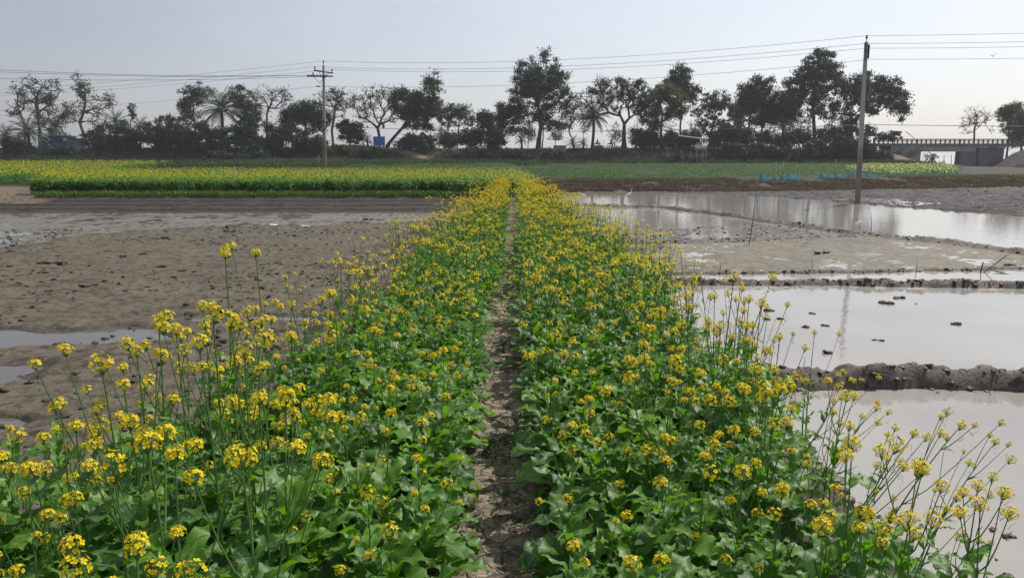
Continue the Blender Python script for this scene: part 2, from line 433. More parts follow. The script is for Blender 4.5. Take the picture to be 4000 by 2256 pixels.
def terrain(x, y, full=True):
    n_big = fbm(x, y, 6, 3, 3); n_m = fbm(x, y, 0.9, 4, 11); n_f = fbm(x, y, 0.16, 4, 23); n_ff = fbm(x, y, 0.05, 2, 31) if full else 0
    C = np.zeros(np.shape(x) + (3,)); wet = np.zeros(np.shape(x)); crack = np.zeros(np.shape(x)); grain = np.ones(np.shape(x)) * .6
    def paint(mask, c, w=None, g=None):
        m = np.clip(mask, 0, 1)
        C[:] = C * (1 - m[..., None]) + np.array(c) * m[..., None]
        if w is not None: wet[:] = wet * (1 - m) + w * m
        if g is not None: grain[:] = grain * (1 - m) + g * m
    # --- left bed and right paddies
    z = np.where(x < 0, PZ + 0.045 + 0.024 * n_m + 0.026 * n_f + 0.008 * n_ff, WZ - 0.10 + 0.03 * n_big)
    paint(np.ones_like(x), (0.150, 0.130, 0.094), .25, .9)
    olive = sst(-.3, .5, fbm(x, y, 5, 3, 77)) * sst(11, 16, y) * (x < 0)
    paint(olive * .8, (0.145, 0.132, 0.085))
    # dark clod dotted pattern in the left mud
    spots = np.maximum(sst(.22, .5, fbm(x, y, .55, 4, 91)), .8 * sst(.25, .5, fbm(x, y, .17, 3, 93))) * (x < 0)
    z = z + 0.030 * spots * np.maximum(0, n_f + .5) + (x < 0) * .014 * np.maximum(0, fbm(x, y, .09, 3, 47)) * (y < 30)
    paint(spots * .6, (0.085, 0.073, 0.055))
    # near-left puddles
    pud = np.zeros_like(x)
    for cx, cy, rx, ry in ((-7.0, 9.2, 1.9, 0.6), (-6.1, 7.3, 1.6, .85), (-3.9, 10.3, .9, .22), (-5.2, 6.1, .8, .35)):
        d = np.hypot((x - cx) / rx, (y - cy) / ry) + .9 * fbm(x, y, 1.0, 5, 5)
        pud = np.maximum(pud, 1 - sst(.75, 1.15, d))
    z = z - pud * 0.085 * (x < 0)
    paint(np.clip(pud * 1.6, 0, 1) * (x < 0) * .7, (0.095, 0.083, 0.062))
    wet[:] = np.maximum(wet, pud * .9)
    # far wet part of the left bed
    lw = inpoly(x + .25 * n_m, y + .35 * n_m, LWET)
    lwf = lw.astype(float)
    z = z - lwf * (0.046 + .015 * fbm(x, y * 2.5, 3.0, 4, 41))
    paint(lwf, (0.19, 0.185, 0.155), .6, .5)
    alg = sst(.05, .4, fbm(x, y * 2.2, 3.2, 3, 57)) * lwf * sst(-5, -10, x)
    paint(alg * .7, (0.14, 0.155, 0.085), .8)
    rd = seg_dist(x + .12 * n_m, y + .15 * n_m, RIDGE_L)
    z = z + 0.06 * np.exp(-(rd / .16) ** 2) * (x < -1.2) * (0.6 + n_m)
    paint((x < -1.2) * np.exp(-(rd / .2) ** 2) * .7, (0.085, 0.075, 0.06))
    # left dug slope up to the mustard field, with ledges left by the digging
    yb = 29.0 + .1 * n_m + np.where(x < -19.5, (-19.5 - x) * .05, 0)
    t = np.clip((y - yb) / 2.9, 0, 1)
    led = t + 0.045 * np.sin(t * math.pi * 2 * 4.2 + .15 * n_m)
    zs = PZ + (0.5) * np.clip(led, 0, 1) + .012 * n_f + .02 * n_m
    sl = (y > yb) & (x < 1.0)
    z = np.where(sl, np.where(t >= 1, .02 * n_m, zs), z)
    paint(sl * 1.0, (0.066, 0.058, 0.047), .2, 1.0)
    ridge_line = sl * (np.abs(np.sin(t * math.pi * 4.2)) < .38) * (t < .97) * (t > .03)
    paint(ridge_line * .85 * (x < -2), (0.03, 0.026, 0.022))
    paint(sl * sst(.86, .97, t), (0.17, 0.14, 0.11), .1)
    paint(sl * (t >= 1) * 1.0, (0.055, 0.07, 0.028), 0, .8)
    bare = sl * (t > .6) * sst(-19.3, -20.3, x + .3 * n_m) * (1 - sst(40, 43, y))
    paint(bare, (0.21, 0.16, 0.12), 0, 1.0)
    z = z + bare * .10 * np.maximum(0, n_m + .2)
    # --- paddies right
    D = inpoly(x, y + .1 * n_m, FIELD_D) & (x > 2)
    z = np.where(D, WZ + 0.010 + 0.022 * n_m + 0.02 * n_f - .02 * sst(.2, .6, fbm(x, y * 1.8, 2.2, 3, 15)), z)
    paint(D * 1.0, (0.20, 0.18, 0.125), .5, .9)
    paint(D * sst(-.1, .5, fbm(x, y, 1.2, 4, 35)) * .6, (0.12, 0.105, 0.07), .55)
    Gm = inpoly(x, y + .3 * n_m, FIELD_G)
    z = np.where(Gm, WZ - .005 + .03 * n_m + .045 * np.maximum(n_f, -.2), z)
    paint(Gm * 1.0, (0.085, 0.075, 0.068), .7, .9)
    Gm2 = seg_dist(x, y, GG([(2900, 810), (3150, 832)], WZ)) + 1.2 * n_m < 1.1
    z = np.where(Gm2 & (x > 2), WZ - .015 + .03 * np.maximum(n_f, -.2), z); paint(Gm2 * 1.0, (0.085, 0.075, 0.068), .7, .9)
    Pl = inpoly(x + .5 * n_m, y + .5 * n_m, PLOUGH) & (x > 8)
    furrow = np.sin((x * .38 + y * .92) * 2 * math.pi / .85 + 1.5 * n_m)
    z = np.where(Pl, WZ + .012 + .05 * n_m + .10 * n_f + .045 * furrow - .05 * sst(.1, .5, fbm(x, y, 4, 3, 19)), z)
    paint(Pl * 1.0, (0.060, 0.056, 0.056), .3, 1.0)
    paint(Pl * sst(.0, .3, fbm(x, y, .5, 3, 117)) * .7, (0.025, 0.023, 0.023), .1)
    # shallow near the near-right shore
    # --- bunds
    def bund(z, pts, hgt, wd, c=(0.14, 0.108, 0.088), amp=.85, seed=0, apron=0.0):
        d = seg_dist(x + .06 * n_m, y + .10 * n_m, pts)
        prof = np.exp(-(d / wd) ** 4)
        lump = fbm(x, y, .13, 4, 61 + seed) * .35 + .25 * fbm(x, y, .4, 2, 65 + seed)
        zz = WZ - .1 + (hgt + .1) * np.clip(1.15 - (d / wd) ** 1.6, 0, 1.0) * (1 + amp * lump) 
        r = np.maximum(z, np.where(x > 1.5, zz, -9))
        m = (zz > z) & (x > 1.5)
        paint(m * 1.0, c, .55, 1.0)
        if apron:
            a = (1 - sst(wd, wd + apron, d + .12 * fbm(x, y, .5, 3, 71))) * (y < np.interp(x, [p[0] for p in pts], [p[1] for p in pts])) * (x > 1.5)
            za = WZ + .022 - .03 * sst(wd, wd + apron, d)
            r = np.where((a > .25) & ~m, np.maximum(r, za + .012 * n_f), r)
            paint((a > .25) * (~m) * 1.0, (0.26, 0.205, 0.155), .8, .5)
        return r
    z = bund(z, BUND_A, .18, .26, apron=.28, seed=1)
    z = bund(z, BUND_B, .11, .20, seed=2, apron=.10)
    z = bund(z, BUND_C, .05, .15, seed=3)
    z = bund(z, BUND_E, .07, .26, seed=4)
    z = bund(z, BUND_F, .11, .34, seed=5)
    # little heap where bund B meets the strip
    # --- bank behind the paddies
    bt = np.interp(x, [0, 12, 20, 40, 70, 120], [47.2, 48.0, 49.5, 56, 62, 70])
    tt = np.clip((y - bt + .5 * n_m) / 8.0, 0, 1)
    rf = (y > bt) & (x > 0)
    zb = WZ - .06 + .55 * sst(0, .8, tt) + (.05 * n_m + .05 * n_f) * np.minimum(1, tt * 5) + .03 * (tt > .9)
    z = np.where(rf, np.maximum(zb, -9), z)
    paint(rf * 1.0, (0.095, 0.074, 0.06), .15, 1.0)
    paint(rf * (1 - sst(.02, .15, tt)), (0.07, 0.058, 0.05), .6)
    paint(rf * sst(.8, 1., tt), (0.06, 0.075, 0.032), 0, .8)
    # --- far plain, canal dip on the right
    far = y > 70
    zf = np.interp(y, [70, 105], [0, 0]) - .16 * (x > 0) * (1) 
    dip = sst(58, 74, x) * sst(86, 116, y)
    z = np.where(far, np.where(x > 0, -.16, 0) + .46 * sst(66, 110, y) + .04 * n_m - 1.75 * dip, z)
    paint((far & (x > .60 * y) & (x > 0)) * 1.0, (0.075, 0.068, 0.062), .1, 1.0)
    # --- strip with path
    xl = -1.70 - .55 * (1 - sst(3.0, 4.6, y)) + .12 * fbm(x, y, 1.2, 3, 81); xr = 1.72 + .14 * fbm(x, y, .8, 3, 83)
    narrow = .55 * sst(16, 30, y)
    lo = np.minimum(np.maximum((-(x) + xl + narrow) / 1.15, 0), 1)    # 0 on crest, 1 at toe (left)
    ro = np.minimum(np.maximum((x - xr + narrow) / 0.88, 0), 1)
    zc = 0.03 * n_m + .012 * n_f
    zstrip = zc + (-.55) * lo ** 1.15 * (x < 0) + (-.82) * ro ** 1.1 * (x > 0) + .035 * n_f * ((lo > 0) | (ro > 0))
    st = (y < 52) & (x > xl - 1.1 + narrow) & (x < xr + .88 - narrow) 
    stl = st & ((x > 0) | (y < 32))
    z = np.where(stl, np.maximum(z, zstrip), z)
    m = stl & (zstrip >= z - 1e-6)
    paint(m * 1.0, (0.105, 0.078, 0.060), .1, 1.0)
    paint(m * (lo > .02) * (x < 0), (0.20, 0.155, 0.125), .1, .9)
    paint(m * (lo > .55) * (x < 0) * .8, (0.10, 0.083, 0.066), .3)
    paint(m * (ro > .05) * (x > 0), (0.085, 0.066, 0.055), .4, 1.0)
    px_ = path_x(y)
    pm = np.exp(-((x - px_) / .23) ** 4) * (y < 31)
    z = z - .045 * pm + pm * (.02 * n_m + .012 * n_f)
    paint(pm * 1.0, (0.42, 0.345, 0.27) , 0.0, 1.0)
    deb = sst(.15, .4, fbm(x, y, .45, 4, 99)) * pm
    paint(deb * .6, (0.10, 0.078, 0.06), 0, 1.0)
    crack[:] = np.clip(pm * (1 - .6 * deb) * .85, 0, 1)
    # --- embankment
    cx = crest(x * 128.0 / np.maximum(y, 105))
    top = 2.65 + .2 * fbm(x, y, 14, 3, 51)
    mound = 0.5 * np.exp(-((x + 27) / 7) ** 2)
    toe = 111 + 1.5 * fbm(x, y * 0, 9, 2, 53)
    e = sst(0, 1, (y - toe) / 14.5)
    ez = np.where(y < 146, (top + mound) * e, np.maximum((top) * (1 - (y - 146) / 8), -3)) * cx + (1 - cx) * -1.4
    ez = ez + (.12 * n_m + .10 * n_f) * (e > 0) * (y < 142)
    in_e = (y > toe)
    z = np.where(in_e, np.where(cx > .02, np.maximum(ez, np.where(y < 146, -1.6 + 1.9 * (cx > .9) * (1 - e), ez)), -1.4 + .1 * n_m), z)
    z = np.where(y > 154, -3.0, z)
    paint(in_e * 1.0, (0.062, 0.055, 0.042), 0, 1.0)
    dry = sst(-.1, .35, fbm(x, y, 5, 3, 101))
    paint(in_e * dry * .35, (0.12, 0.10, 0.075))
    crestm = in_e * sst(.93, .99, e) 
    paint(crestm * sst(-33, -28, x) * 1.0, (0.20, 0.165, 0.13))
    bare2 = in_e * (np.exp(-(((x + 22) / 8) ** 2)) * sst(.78, .95, e))
    paint(bare2, (0.19, 0.155, 0.12))
    pth = seg_dist(x, y, [(-25, 127), (-19, 124), (-15, 119.5), (-12, 115), (-8, 110.5)]) + .5 * n_m
    paint((1 - sst(.7, 1.3, pth)) * in_e, (0.24, 0.19, 0.15))
    slope_r = in_e * sst(57.5, 61, x + 1.2 * n_big)
    paint(slope_r, (0.235, 0.195, 0.155), 0, 1.0)
    rslope = in_e * sst(78, 80, x * 128.0 / np.maximum(y, 105))
    paint(rslope, (0.055, 0.050, 0.048))
    # bumpy litter on the far left
    return z, C, wet, crack, grain

def axis(lo, hi, inner, step, ratio, cap):
    pos = [0.0]
    while pos[-1] < hi: pos.append(pos[-1] + (step if pos[-1] < inner else min(max(step, ratio * pos[-1]), cap)))
    neg = [0.0]
    while neg[-1] > lo: neg.append(neg[-1] - (step if -neg[-1] < inner else min(max(step, -ratio * neg[-1]), cap)))
    return np.array(neg[:0:-1] + pos)
xs = axis(-260, 260, 2.8, .026, .0088, 1.2)
ys = [-8, -6, -4, -2, 0, 1.0, 1.6]
while ys[-1] < 1500:
    y_ = ys[-1]
    ys.append(y_ + (max(.024, .0056 * y_) if y_ < 60 else (max(.34, .0075 * y_) if y_ < 170 else .1 * y_)))
ys = np.array(ys)
X, Y = np.meshgrid(xs, ys)
Z, Cc, Wt, Ck, Gr = terrain(X, Y)
nx, ny = len(xs), len(ys)
idx = np.arange(nx * ny).reshape(ny, nx)
quads = np.stack([idx[:-1, :-1], idx[:-1, 1:], idx[1:, 1:], idx[1:, :-1]], -1).reshape(-1, 4)
me = bpy.data.meshes.new('ground')
me.vertices.add(nx * ny); me.vertices.foreach_set('co', np.stack([X, Y, Z], -1).astype(np.float32).ravel())
me.loops.add(quads.size); me.loops.foreach_set('vertex_index', quads.astype(np.int32).ravel())
me.polygons.add(len(quads)); me.polygons.foreach_set('loop_start', (np.arange(len(quads)) * 4).astype(np.int32))
me.polygons.foreach_set('use_smooth', np.ones(len(quads), bool))
me.update(calc_edges=True)
a = me.attributes.new('soil', 'FLOAT_COLOR', 'POINT')
a.data.foreach_set('color', np.concatenate([Cc, np.ones(Cc.shape[:2] + (1,))], -1).astype(np.float32).ravel())
for nm, arr in (('wet', Wt), ('crack', Ck), ('grain', Gr)):
    a = me.attributes.new(nm, 'FLOAT', 'POINT'); a.data.foreach_set('value', arr.astype(np.float32).ravel())
me.materials.append(M_ground)
ground = bpy.data.objects.new('ground', me); col.objects.link(ground)
tag(ground, kind='structure')
del X, Y, quads, idx
def hz(x, y):
    x = np.atleast_1d(np.asarray(x, float)); y = np.atleast_1d(np.asarray(y, float))
    # bilinear look-up in the ground grid, so things stand exactly on it
    i = np.clip(np.searchsorted(xs, x) - 1, 0, nx - 2); j = np.clip(np.searchsorted(ys, y) - 1, 0, ny - 2)
    fx = np.clip((x - xs[i]) / (xs[i + 1] - xs[i]), 0, 1); fy = np.clip((y - ys[j]) / (ys[j + 1] - ys[j]), 0, 1)
    return (Z[j, i] * (1 - fx) + Z[j, i + 1] * fx) * (1 - fy) + (Z[j + 1, i] * (1 - fx) + Z[j + 1, i + 1] * fx) * fy
def hz1(x, y): return float(hz(x, y)[0])

def sheet(name, x0, x1, y0, y1, z, m):
    o = MB().add([[x0, y0, z], [x1, y0, z], [x1, y1, z], [x0, y1, z]], [0, 1, 2, 3]).build(name, m, smooth=False)
    return tag(o, kind='structure')
sheet('paddy_water', 1.9, 110, -6, 60, WZ, M_water)
sheet('pond_water', -45, -1.9, 1.5, 30.5, PZ, M_pool)
sheet('river_water', -1500, 1500, 148, 5500, -1.75, M_river)

# ------------------------------------------------------------------ mustard plants
def leaf_arrays(L, Wd, lobed, a0, bend, r, rows=12, cols=6, ripple=.012):
    t = np.linspace(0, 1, rows + 1); s = np.linspace(-1, 1, cols + 1)
    ang = a0 - bend * t ** 1.3
    ds = L / rows
    cx = np.concatenate([[0], np.cumsum(np.cos(ang[:-1]) * ds)]); cz = np.concatenate([[0], np.cumsum(np.sin(ang[:-1]) * ds)])
    if lobed:
        w = np.where(t < .22, .10, np.interp(t, [.22, .3, .5, .72, .9, 1], [.10, .45, .75, 1.0, .72, .08]))
        w = w * (1 - .28 * (np.sin(t * math.pi * 2 * 4.5 + r.uniform(0, 6)) > .3) * (t > .2) * (t < .75))
        w = w * (1 + .15 * np.where(np.arange(rows + 1) % 2 == 0, 1, -1) * (t > .25))
    else:
        w = np.interp(t, [0, .08, .35, .7, 1], [.10, .35, 1.0, .7, .02])
        w = w * (1 + .09 * np.where(np.arange(rows + 1) % 2 == 0, 1, -1))
    T, S = np.meshgrid(t, s, indexing='ij')
    wv = (w * Wd / 2)[:, None]
    nxv, nzv = -np.sin(ang)[:, None], np.cos(ang)[:, None]
    ph = r.uniform(0, 6.28, 2)
    lift = np.abs(S) ** 1.4 * wv * r.uniform(-.15, .45) + ripple * np.abs(S) ** 1.2 * np.sin(T * 6.28 * r.uniform(2.2, 3.6) + ph[(S > 0).astype(int)]) * min(1, Wd / .05)
    tw = r.uniform(-.5, .5) * T
    yy = S * wv
    lift = lift + yy * np.sin(tw)
    v = np.stack([cx[:, None] + nxv * lift, yy * np.cos(tw) + 0.03 * L * np.sin(T * 3 + ph[0]), cz[:, None] + nzv * lift], -1)
    n = cols + 1
    i = np.arange((rows + 1) * n).reshape(rows + 1, n)
    f = np.stack([i[:-1, :-1], i[1:, :-1], i[1:, 1:], i[:-1, 1:]], -1).reshape(-1, 4)
    uv = np.stack([S * .5 + .5, T], -1).reshape(-1, 2)
    return v.reshape(-1, 3), f, uv
def rotz(v, a):
    c, s = math.cos(a), math.sin(a)
    return np.stack([v[:, 0] * c - v[:, 1] * s, v[:, 0] * s + v[:, 1] * c, v[:, 2]], -1)

def head_arrays(r, lod=0, loose=0.0):
    """one flower cluster, pointing up, centre of the dome at the origin; slots 0 petal, 1 bud, 2 stalk"""
    mb = MB()
    if lod == 2:
        for _ in range(6):
            p = r.normal(0, .013, 3); a, b = r.normal(0, 1, 3), r.normal(0, 1, 3)
            a = a / np.linalg.norm(a) * .016; b = np.cross(a, b); b = b / np.linalg.norm(b) * .013
            mb.add([p - a, p + b, p + a, p - b], [0, 1, 2, 3], 0)
        return mb.arrays()
    nf = 17 if lod == 0 else 9
    skip = r.uniform(0, .28)
    for i in range(nf):
        if r.random() < skip: continue
        th = R(18) + (i + .5) / nf * R(92 + 30 * loose); ph = i * 2.39996 + r.uniform(-.3, .3)
        d = np.array([math.sin(th) * math.cos(ph), math.sin(th) * math.sin(ph), math.cos(th)])
        c = d * (.021 + r.uniform(-.003, .006) + .006 * loose) * np.array([1.08, 1.08, .9])
        up = d + np.array([0, 0, .35]); up /= np.linalg.norm(up)
        x = np.cross(up, [.3, .5, .9]); x /= np.linalg.norm(x); y = np.cross(up, x)
        a0 = r.uniform(0, 6.28); pl = .0098 * r.uniform(.8, 1.15)
        if lod == 1: pl *= 1.16
        for k in range(4 if lod == 0 else 2):
            a = a0 + k * math.pi / (2 if lod == 0 else 1)
            e1 = math.cos(a) * x + math.sin(a) * y; e2 = -math.sin(a) * x + math.cos(a) * y
            if lod == 0:
                sh = [(.05, 0, 0), (.5, .36, .12), (.88, .40, .22), (1.02, 0, .2), (.88, -.40, .22), (.5, -.36, .12)]
                mb.add([c + pl * (q[0] * e1 + q[1] * e2 + q[2] * up) for q in sh], [0, 1, 2, 3, 4, 5], 0)
            else:
                sh = [(0, .42, 0), (1.05, .42, .2), (1.05, -.42, .2), (0, -.42, 0)]
                mb.add([c + pl * (q[0] * e1 + q[1] * e2 + q[2] * up) for q in sh], [0, 1, 2, 3], 0)
        if lod == 0:
            b0 = np.array([0, 0, -.028 - .012 * loose])
            mb.tube([b0 + r.normal(0, .001, 3), c * .75 + b0 * .15, c], .0009, 3, 2, cap=False)
    for i in range(9 if lod == 0 else 3):                        # buds in the middle
        c = np.array([r.normal(0, .005), r.normal(0, .005), .018 + r.uniform(0, .009)])
        s_ = .0030 if lod == 0 else .005
        v = c + np.array([[1, 0, 0], [0, 1, 0], [-1, 0, 0], [0, -1, 0], [0, 0, 1.5], [0, 0, -1.2]]) * s_
        mb.add(v, [[0, 1, 4], [1, 2, 4], [2, 3, 4], [3, 0, 4], [1, 0, 5], [2, 1, 5], [3, 2, 5], [0, 3, 5]], 1)
    return mb.arrays()
HEAD_MATS = [M_petal, M_bud, M_stem]
HEADS0 = [head_arrays(np.random.default_rng(100 + i), 0, [0, .4, .9, 1.5, .2][i]) for i in range(5)]
HEADS1 = [head_arrays(np.random.default_rng(200 + i), 1) for i in range(4)]
HEADS2 = [head_arrays(np.random.default_rng(300 + i), 2) for i in range(4)]

def plant_arrays(r, h, nbr, nleaf, lsize, lod=0, lean=(0, 0), leafy=.62):
    """returns stem MB, foliage MB, heads [(pos, dir, scale)]"""
    st, fo, heads = MB(), MB(), []
    n = {0: 9, 1: 5, 2: 3}[lod]
    t = np.linspace(0, 1, n)
    wob = r.uniform(-.02, .02, 4)
    main = np.stack([lean[0] * h * t ** 1.7 + wob[0] * np.sin(t * 5 + wob[1] * 99), lean[1] * h * t ** 1.7 + wob[2] * np.sin(t * 4 + wob[3] * 99), h * t], -1)
    k = {0: 6, 1: 4, 2: 3}[lod]
    thick = {0: 1.0, 1: 1.0, 2: 1.1}[lod]
    st.tube(main, (np.interp(t, [0, .5, 1], [.0062, .0042, .0020]) * thick * (h / 1.0) ** .5), k, 0, cap=False)
    heads.append((main[-1], main[-1] - main[-2], 1.0 * r.uniform(.85, 1.15)))
    def at(q): return np.array([np.interp(q, t, main[:, i]) for i in range(3)])
    a = r.uniform(0, 6.28)
    for b in range(nbr):
        q = r.uniform(.42, .86); a += 2.4 + r.uniform(-.4, .4)
        p0 = at(q); rem = h * (1 - q)
        L = rem * r.uniform(.75, 1.05) + .05; out = r.uniform(.22, .42) * L + .02
        tt = np.linspace(0, 1, 5 if lod == 0 else 3)
        pts = p0 + np.stack([np.cos(a) * out * tt ** .7, np.sin(a) * out * tt ** .7, L * .95 * tt ** 1.15], -1)
        pts = pts + (np.array([lean[0], lean[1], 0]) * L * tt[:, None] ** 1.3)
        st.tube(pts, np.linspace(.0030, .0015, len(tt)) * thick, 5 if lod == 0 else 3, 0, cap=False)
        heads.append((pts[-1], pts[-1] - pts[-2], r.uniform(.6, 1.0)))
        if lod < 2:
            ll = r.uniform(.05, .11)
            v, f, uv = leaf_arrays(ll, ll * .32, False, r.uniform(.2, .8), r.uniform(.3, 1.3), r, 6 if lod == 0 else 3, 2, .004)
            fo.add(rotz(v, a) + p0, f, 0, uv)
    if lod == 0:                                                # thin pods and spent stalks under the clusters
        for hd in heads[:3]:
            for _ in range(r.integers(2, 7)):
                p0 = hd[0] - np.array([0, 0, r.uniform(.03, .11)]) * 1.0 - (hd[1] / np.linalg.norm(hd[1])) * .01
                aa = r.uniform(0, 6.28); L = r.uniform(.018, .035)
                st.tube([p0, p0 + np.array([math.cos(aa) * L * .8, math.sin(aa) * L * .8, L * .8])], [.0011, .0007], 3, 0, cap=False)
    a = r.uniform(0, 6.28)
    for i in range(nleaf):
        q = (i + .5) / nleaf
        zq = .03 + q * leafy
        a += 2.4 + r.uniform(-.5, .5)
        p0 = at(zq)
        sz = lsize * np.interp(q, [0, .35, .8, 1], [.8, 1.1, .75, .45]) * r.uniform(.75, 1.25)
        lob = q < .7
        rows = {0: 18 if lob else 10, 1: 6, 2: 2}[lod]; cols = {0: 6 if lob else 4, 1: 2, 2: 1}[lod]
        v, f, uv = leaf_arrays(sz, sz * (.46 if lob else .34) * r.uniform(.8, 1.2), lob, np.interp(q, [0, 1], [.55, .95]) + r.uniform(-.25, .3), r.uniform(.7, 1.9), r, rows, cols, .012 if lod < 2 else 0)
        fo.add(rotz(v, a) + p0, f, 0, uv)
    return st, fo, heads

def dirmat(pos, d, sc, spin=0.0):
    z = Vector(d).normalized() * .6 + Vector((0, 0, .6)); z.normalize()
    x = Vector((1, 0, 0)).cross(z) if abs(z.x) < .9 else Vector((0, 1, 0)).cross(z)
    x.normalize(); y = z.cross(x)
    m = Matrix((x, y, z)).transposed().to_4x4() @ Matrix.Rotation(spin, 4, 'Z') @ Matrix.Scale(sc, 4)
    m.translation = Vector(pos)
    return m

head_meshes = []
for i, A in enumerate(HEADS0):
    mb = MB(); mb.add_arrays(A); head_meshes.append(mb.mesh('flower_head', HEAD_MATS))

# kinds of individual plants: (height, branches, leaves, leaf size, lean x)
def make_kind(seed, h, nbr, nl, ls, lean=(0, 0), leafy=.62):
    r = np.random.default_rng(seed)
    st, fo, hd = plant_arrays(r, h, nbr, nl, ls, 0, lean, leafy)
    return dict(stem=st.mesh('stem', [M_stem]), fol=fo.mesh('foliage', [M_leaf]), heads=hd, h=h)
KINDS = {
    'tall': [make_kind(1000 + i, h, nb, 16, .20, leafy=.62) for i, (h, nb) in enumerate([(1.25, 2), (1.18, 3), (1.30, 1), (1.12, 3)])],
    'mid': [make_kind(1100 + i, h, nb, 17, .23, leafy=.68) for i, (h, nb) in enumerate([(.88, 2), (.94, 3), (.80, 2), (.84, 1), (.96, 4)])],
    'low': [make_kind(1200 + i, h, nb, 19, .255, leafy=.88) for i, (h, nb) in enumerate([(.60, 1), (.50, 0), (.70, 1), (.55, 0), (.48, 0)])],
    'lean': [make_kind(1300 + i, h, nb, 8, .16, (.42, -.05), leafy=.48) for i, (h, nb) in enumerate([(1.05, 5), (.95, 4), (1.1, 6)])],
}
plant_count = 0
def plant(kind, v, x, y, rz, sc, label, group, zoff=0.0, tilt=(0, 0)):
    global plant_count
    K = KINDS[kind][v % len(KINDS[kind])]
    root = empty('mustard_plant', (x, y, hz1(x, y) - .01 + zoff), rz)
    root.scale = (sc, sc, sc)
    root.rotation_euler = (tilt[0], tilt[1], rz)
    tag(root, label, 'plant', group)
    for nm, k in (('stem', 'stem'), ('foliage', 'fol')):
        o = bpy.data.objects.new(nm, K[k]); col.objects.link(o); o.parent = root
    for i, (p, d, s) in enumerate(K['heads']):
        o = bpy.data.objects.new('flower_head', head_meshes[(v * 3 + i + plant_count) % 5])
        o.matrix_local = dirmat(p, d, s * (.98 if kind != 'low' else .8), i * 1.3)
        col.objects.link(o); o.parent = root
    plant_count += 1
    return root

taken = []
HERO_L = [  # (px, py) of the top flower, distance, kind, variant, label
    (805, 1130, 2.75, 'tall', 0, 'tallest mustard plant of the near left clump, its flower highest against the mud'),
    (585, 1180, 2.70, 'tall', 2, 'tall mustard plant on the left with a round yellow head beside the highest flower'),
    (885, 1165, 2.55, 'tall', 2, 'straight tall mustard plant with one round head right of the highest flower'),
    (660, 1215, 2.60, 'tall', 1, 'mustard plant with a slim stem between the two tall heads of the left clump'),
    (375, 1340, 2.45, 'tall', 3, 'mustard plant with a big flower head at the left side of the tall clump'),
    (945, 1285, 2.40, 'tall', 1, 'mustard plant with a broad yellow head low on the right of the tall left clump'),
    (1115, 1250, 2.9, 'tall', 2, 'mustard plant at the right end of the tall left clump, beside the bare soil edge'),
    (765, 1260, 2.35, 'tall', 3, 'many headed mustard plant in the middle of the tall left clump'),
    (500, 1300, 2.55, 'tall', 1, 'mustard plant with two small heads left of the tall clump centre'),
    (990, 1480, 2.2, 'tall', 0, 'mustard plant with a heavy head in front of the tall left clump'),
    (1090, 1480, 2.35, 'mid', 0, 'mustard plant with a wide head right in front of the tall left clump'),
    (195, 1505, 2.5, 'tall', 2, 'mustard plant standing alone near the puddle at the left edge'),
    (250, 1600, 2.35, 'mid', 1, 'mustard plant with a flat wide head beside the left puddle'),
    (545, 1640, 2.0, 'mid', 2, 'mustard plant with a full head in the near left bed behind the lowest heads'),
    (400, 1740, 1.95, 'mid', 3, 'mustard plant with a round head low in the near left bed'),
    (660, 1700, 1.95, 'mid', 0, 'mustard plant with a flat topped head in the lower left of the picture'),
    (915, 1690, 1.9, 'mid', 4, 'mustard plant with a hanging head in the middle of the near left bed'),
    (255, 2120, 1.62, 'mid', 3, 'mustard plant with a loose yellow head in the bottom left corner'),
    (500, 2060, 1.62, 'mid', 1, 'mustard plant with the biggest double flower head at the bottom left'),
    (725, 2160, 1.60, 'mid', 3, 'mustard plant with a large round head at the bottom edge, left of the path'),
    (60, 1760, 2.15, 'tall', 3, 'thick stemmed mustard plant at the left picture edge with small heads'),
]
GL = 'mustard plants in the left bed'; GRr = 'mustard plants in the right bed'
for px, py, Yd, k, v, lab in HERO_L:
    K = KINDS[k][v % len(KINDS[k])]
    top = P(px, py, Yd)
    rz = random.uniform(0, 6.28)
    hx = top.x * 0.985; g0 = hz1(hx, Yd)
    s = (top.z - .02 - g0) / K['h']
    s = max(.55, min(1.35, s)) * .97
    plant(k, v, hx, Yd, rz, s, lab, GL)
    taken.append((hx, Yd))
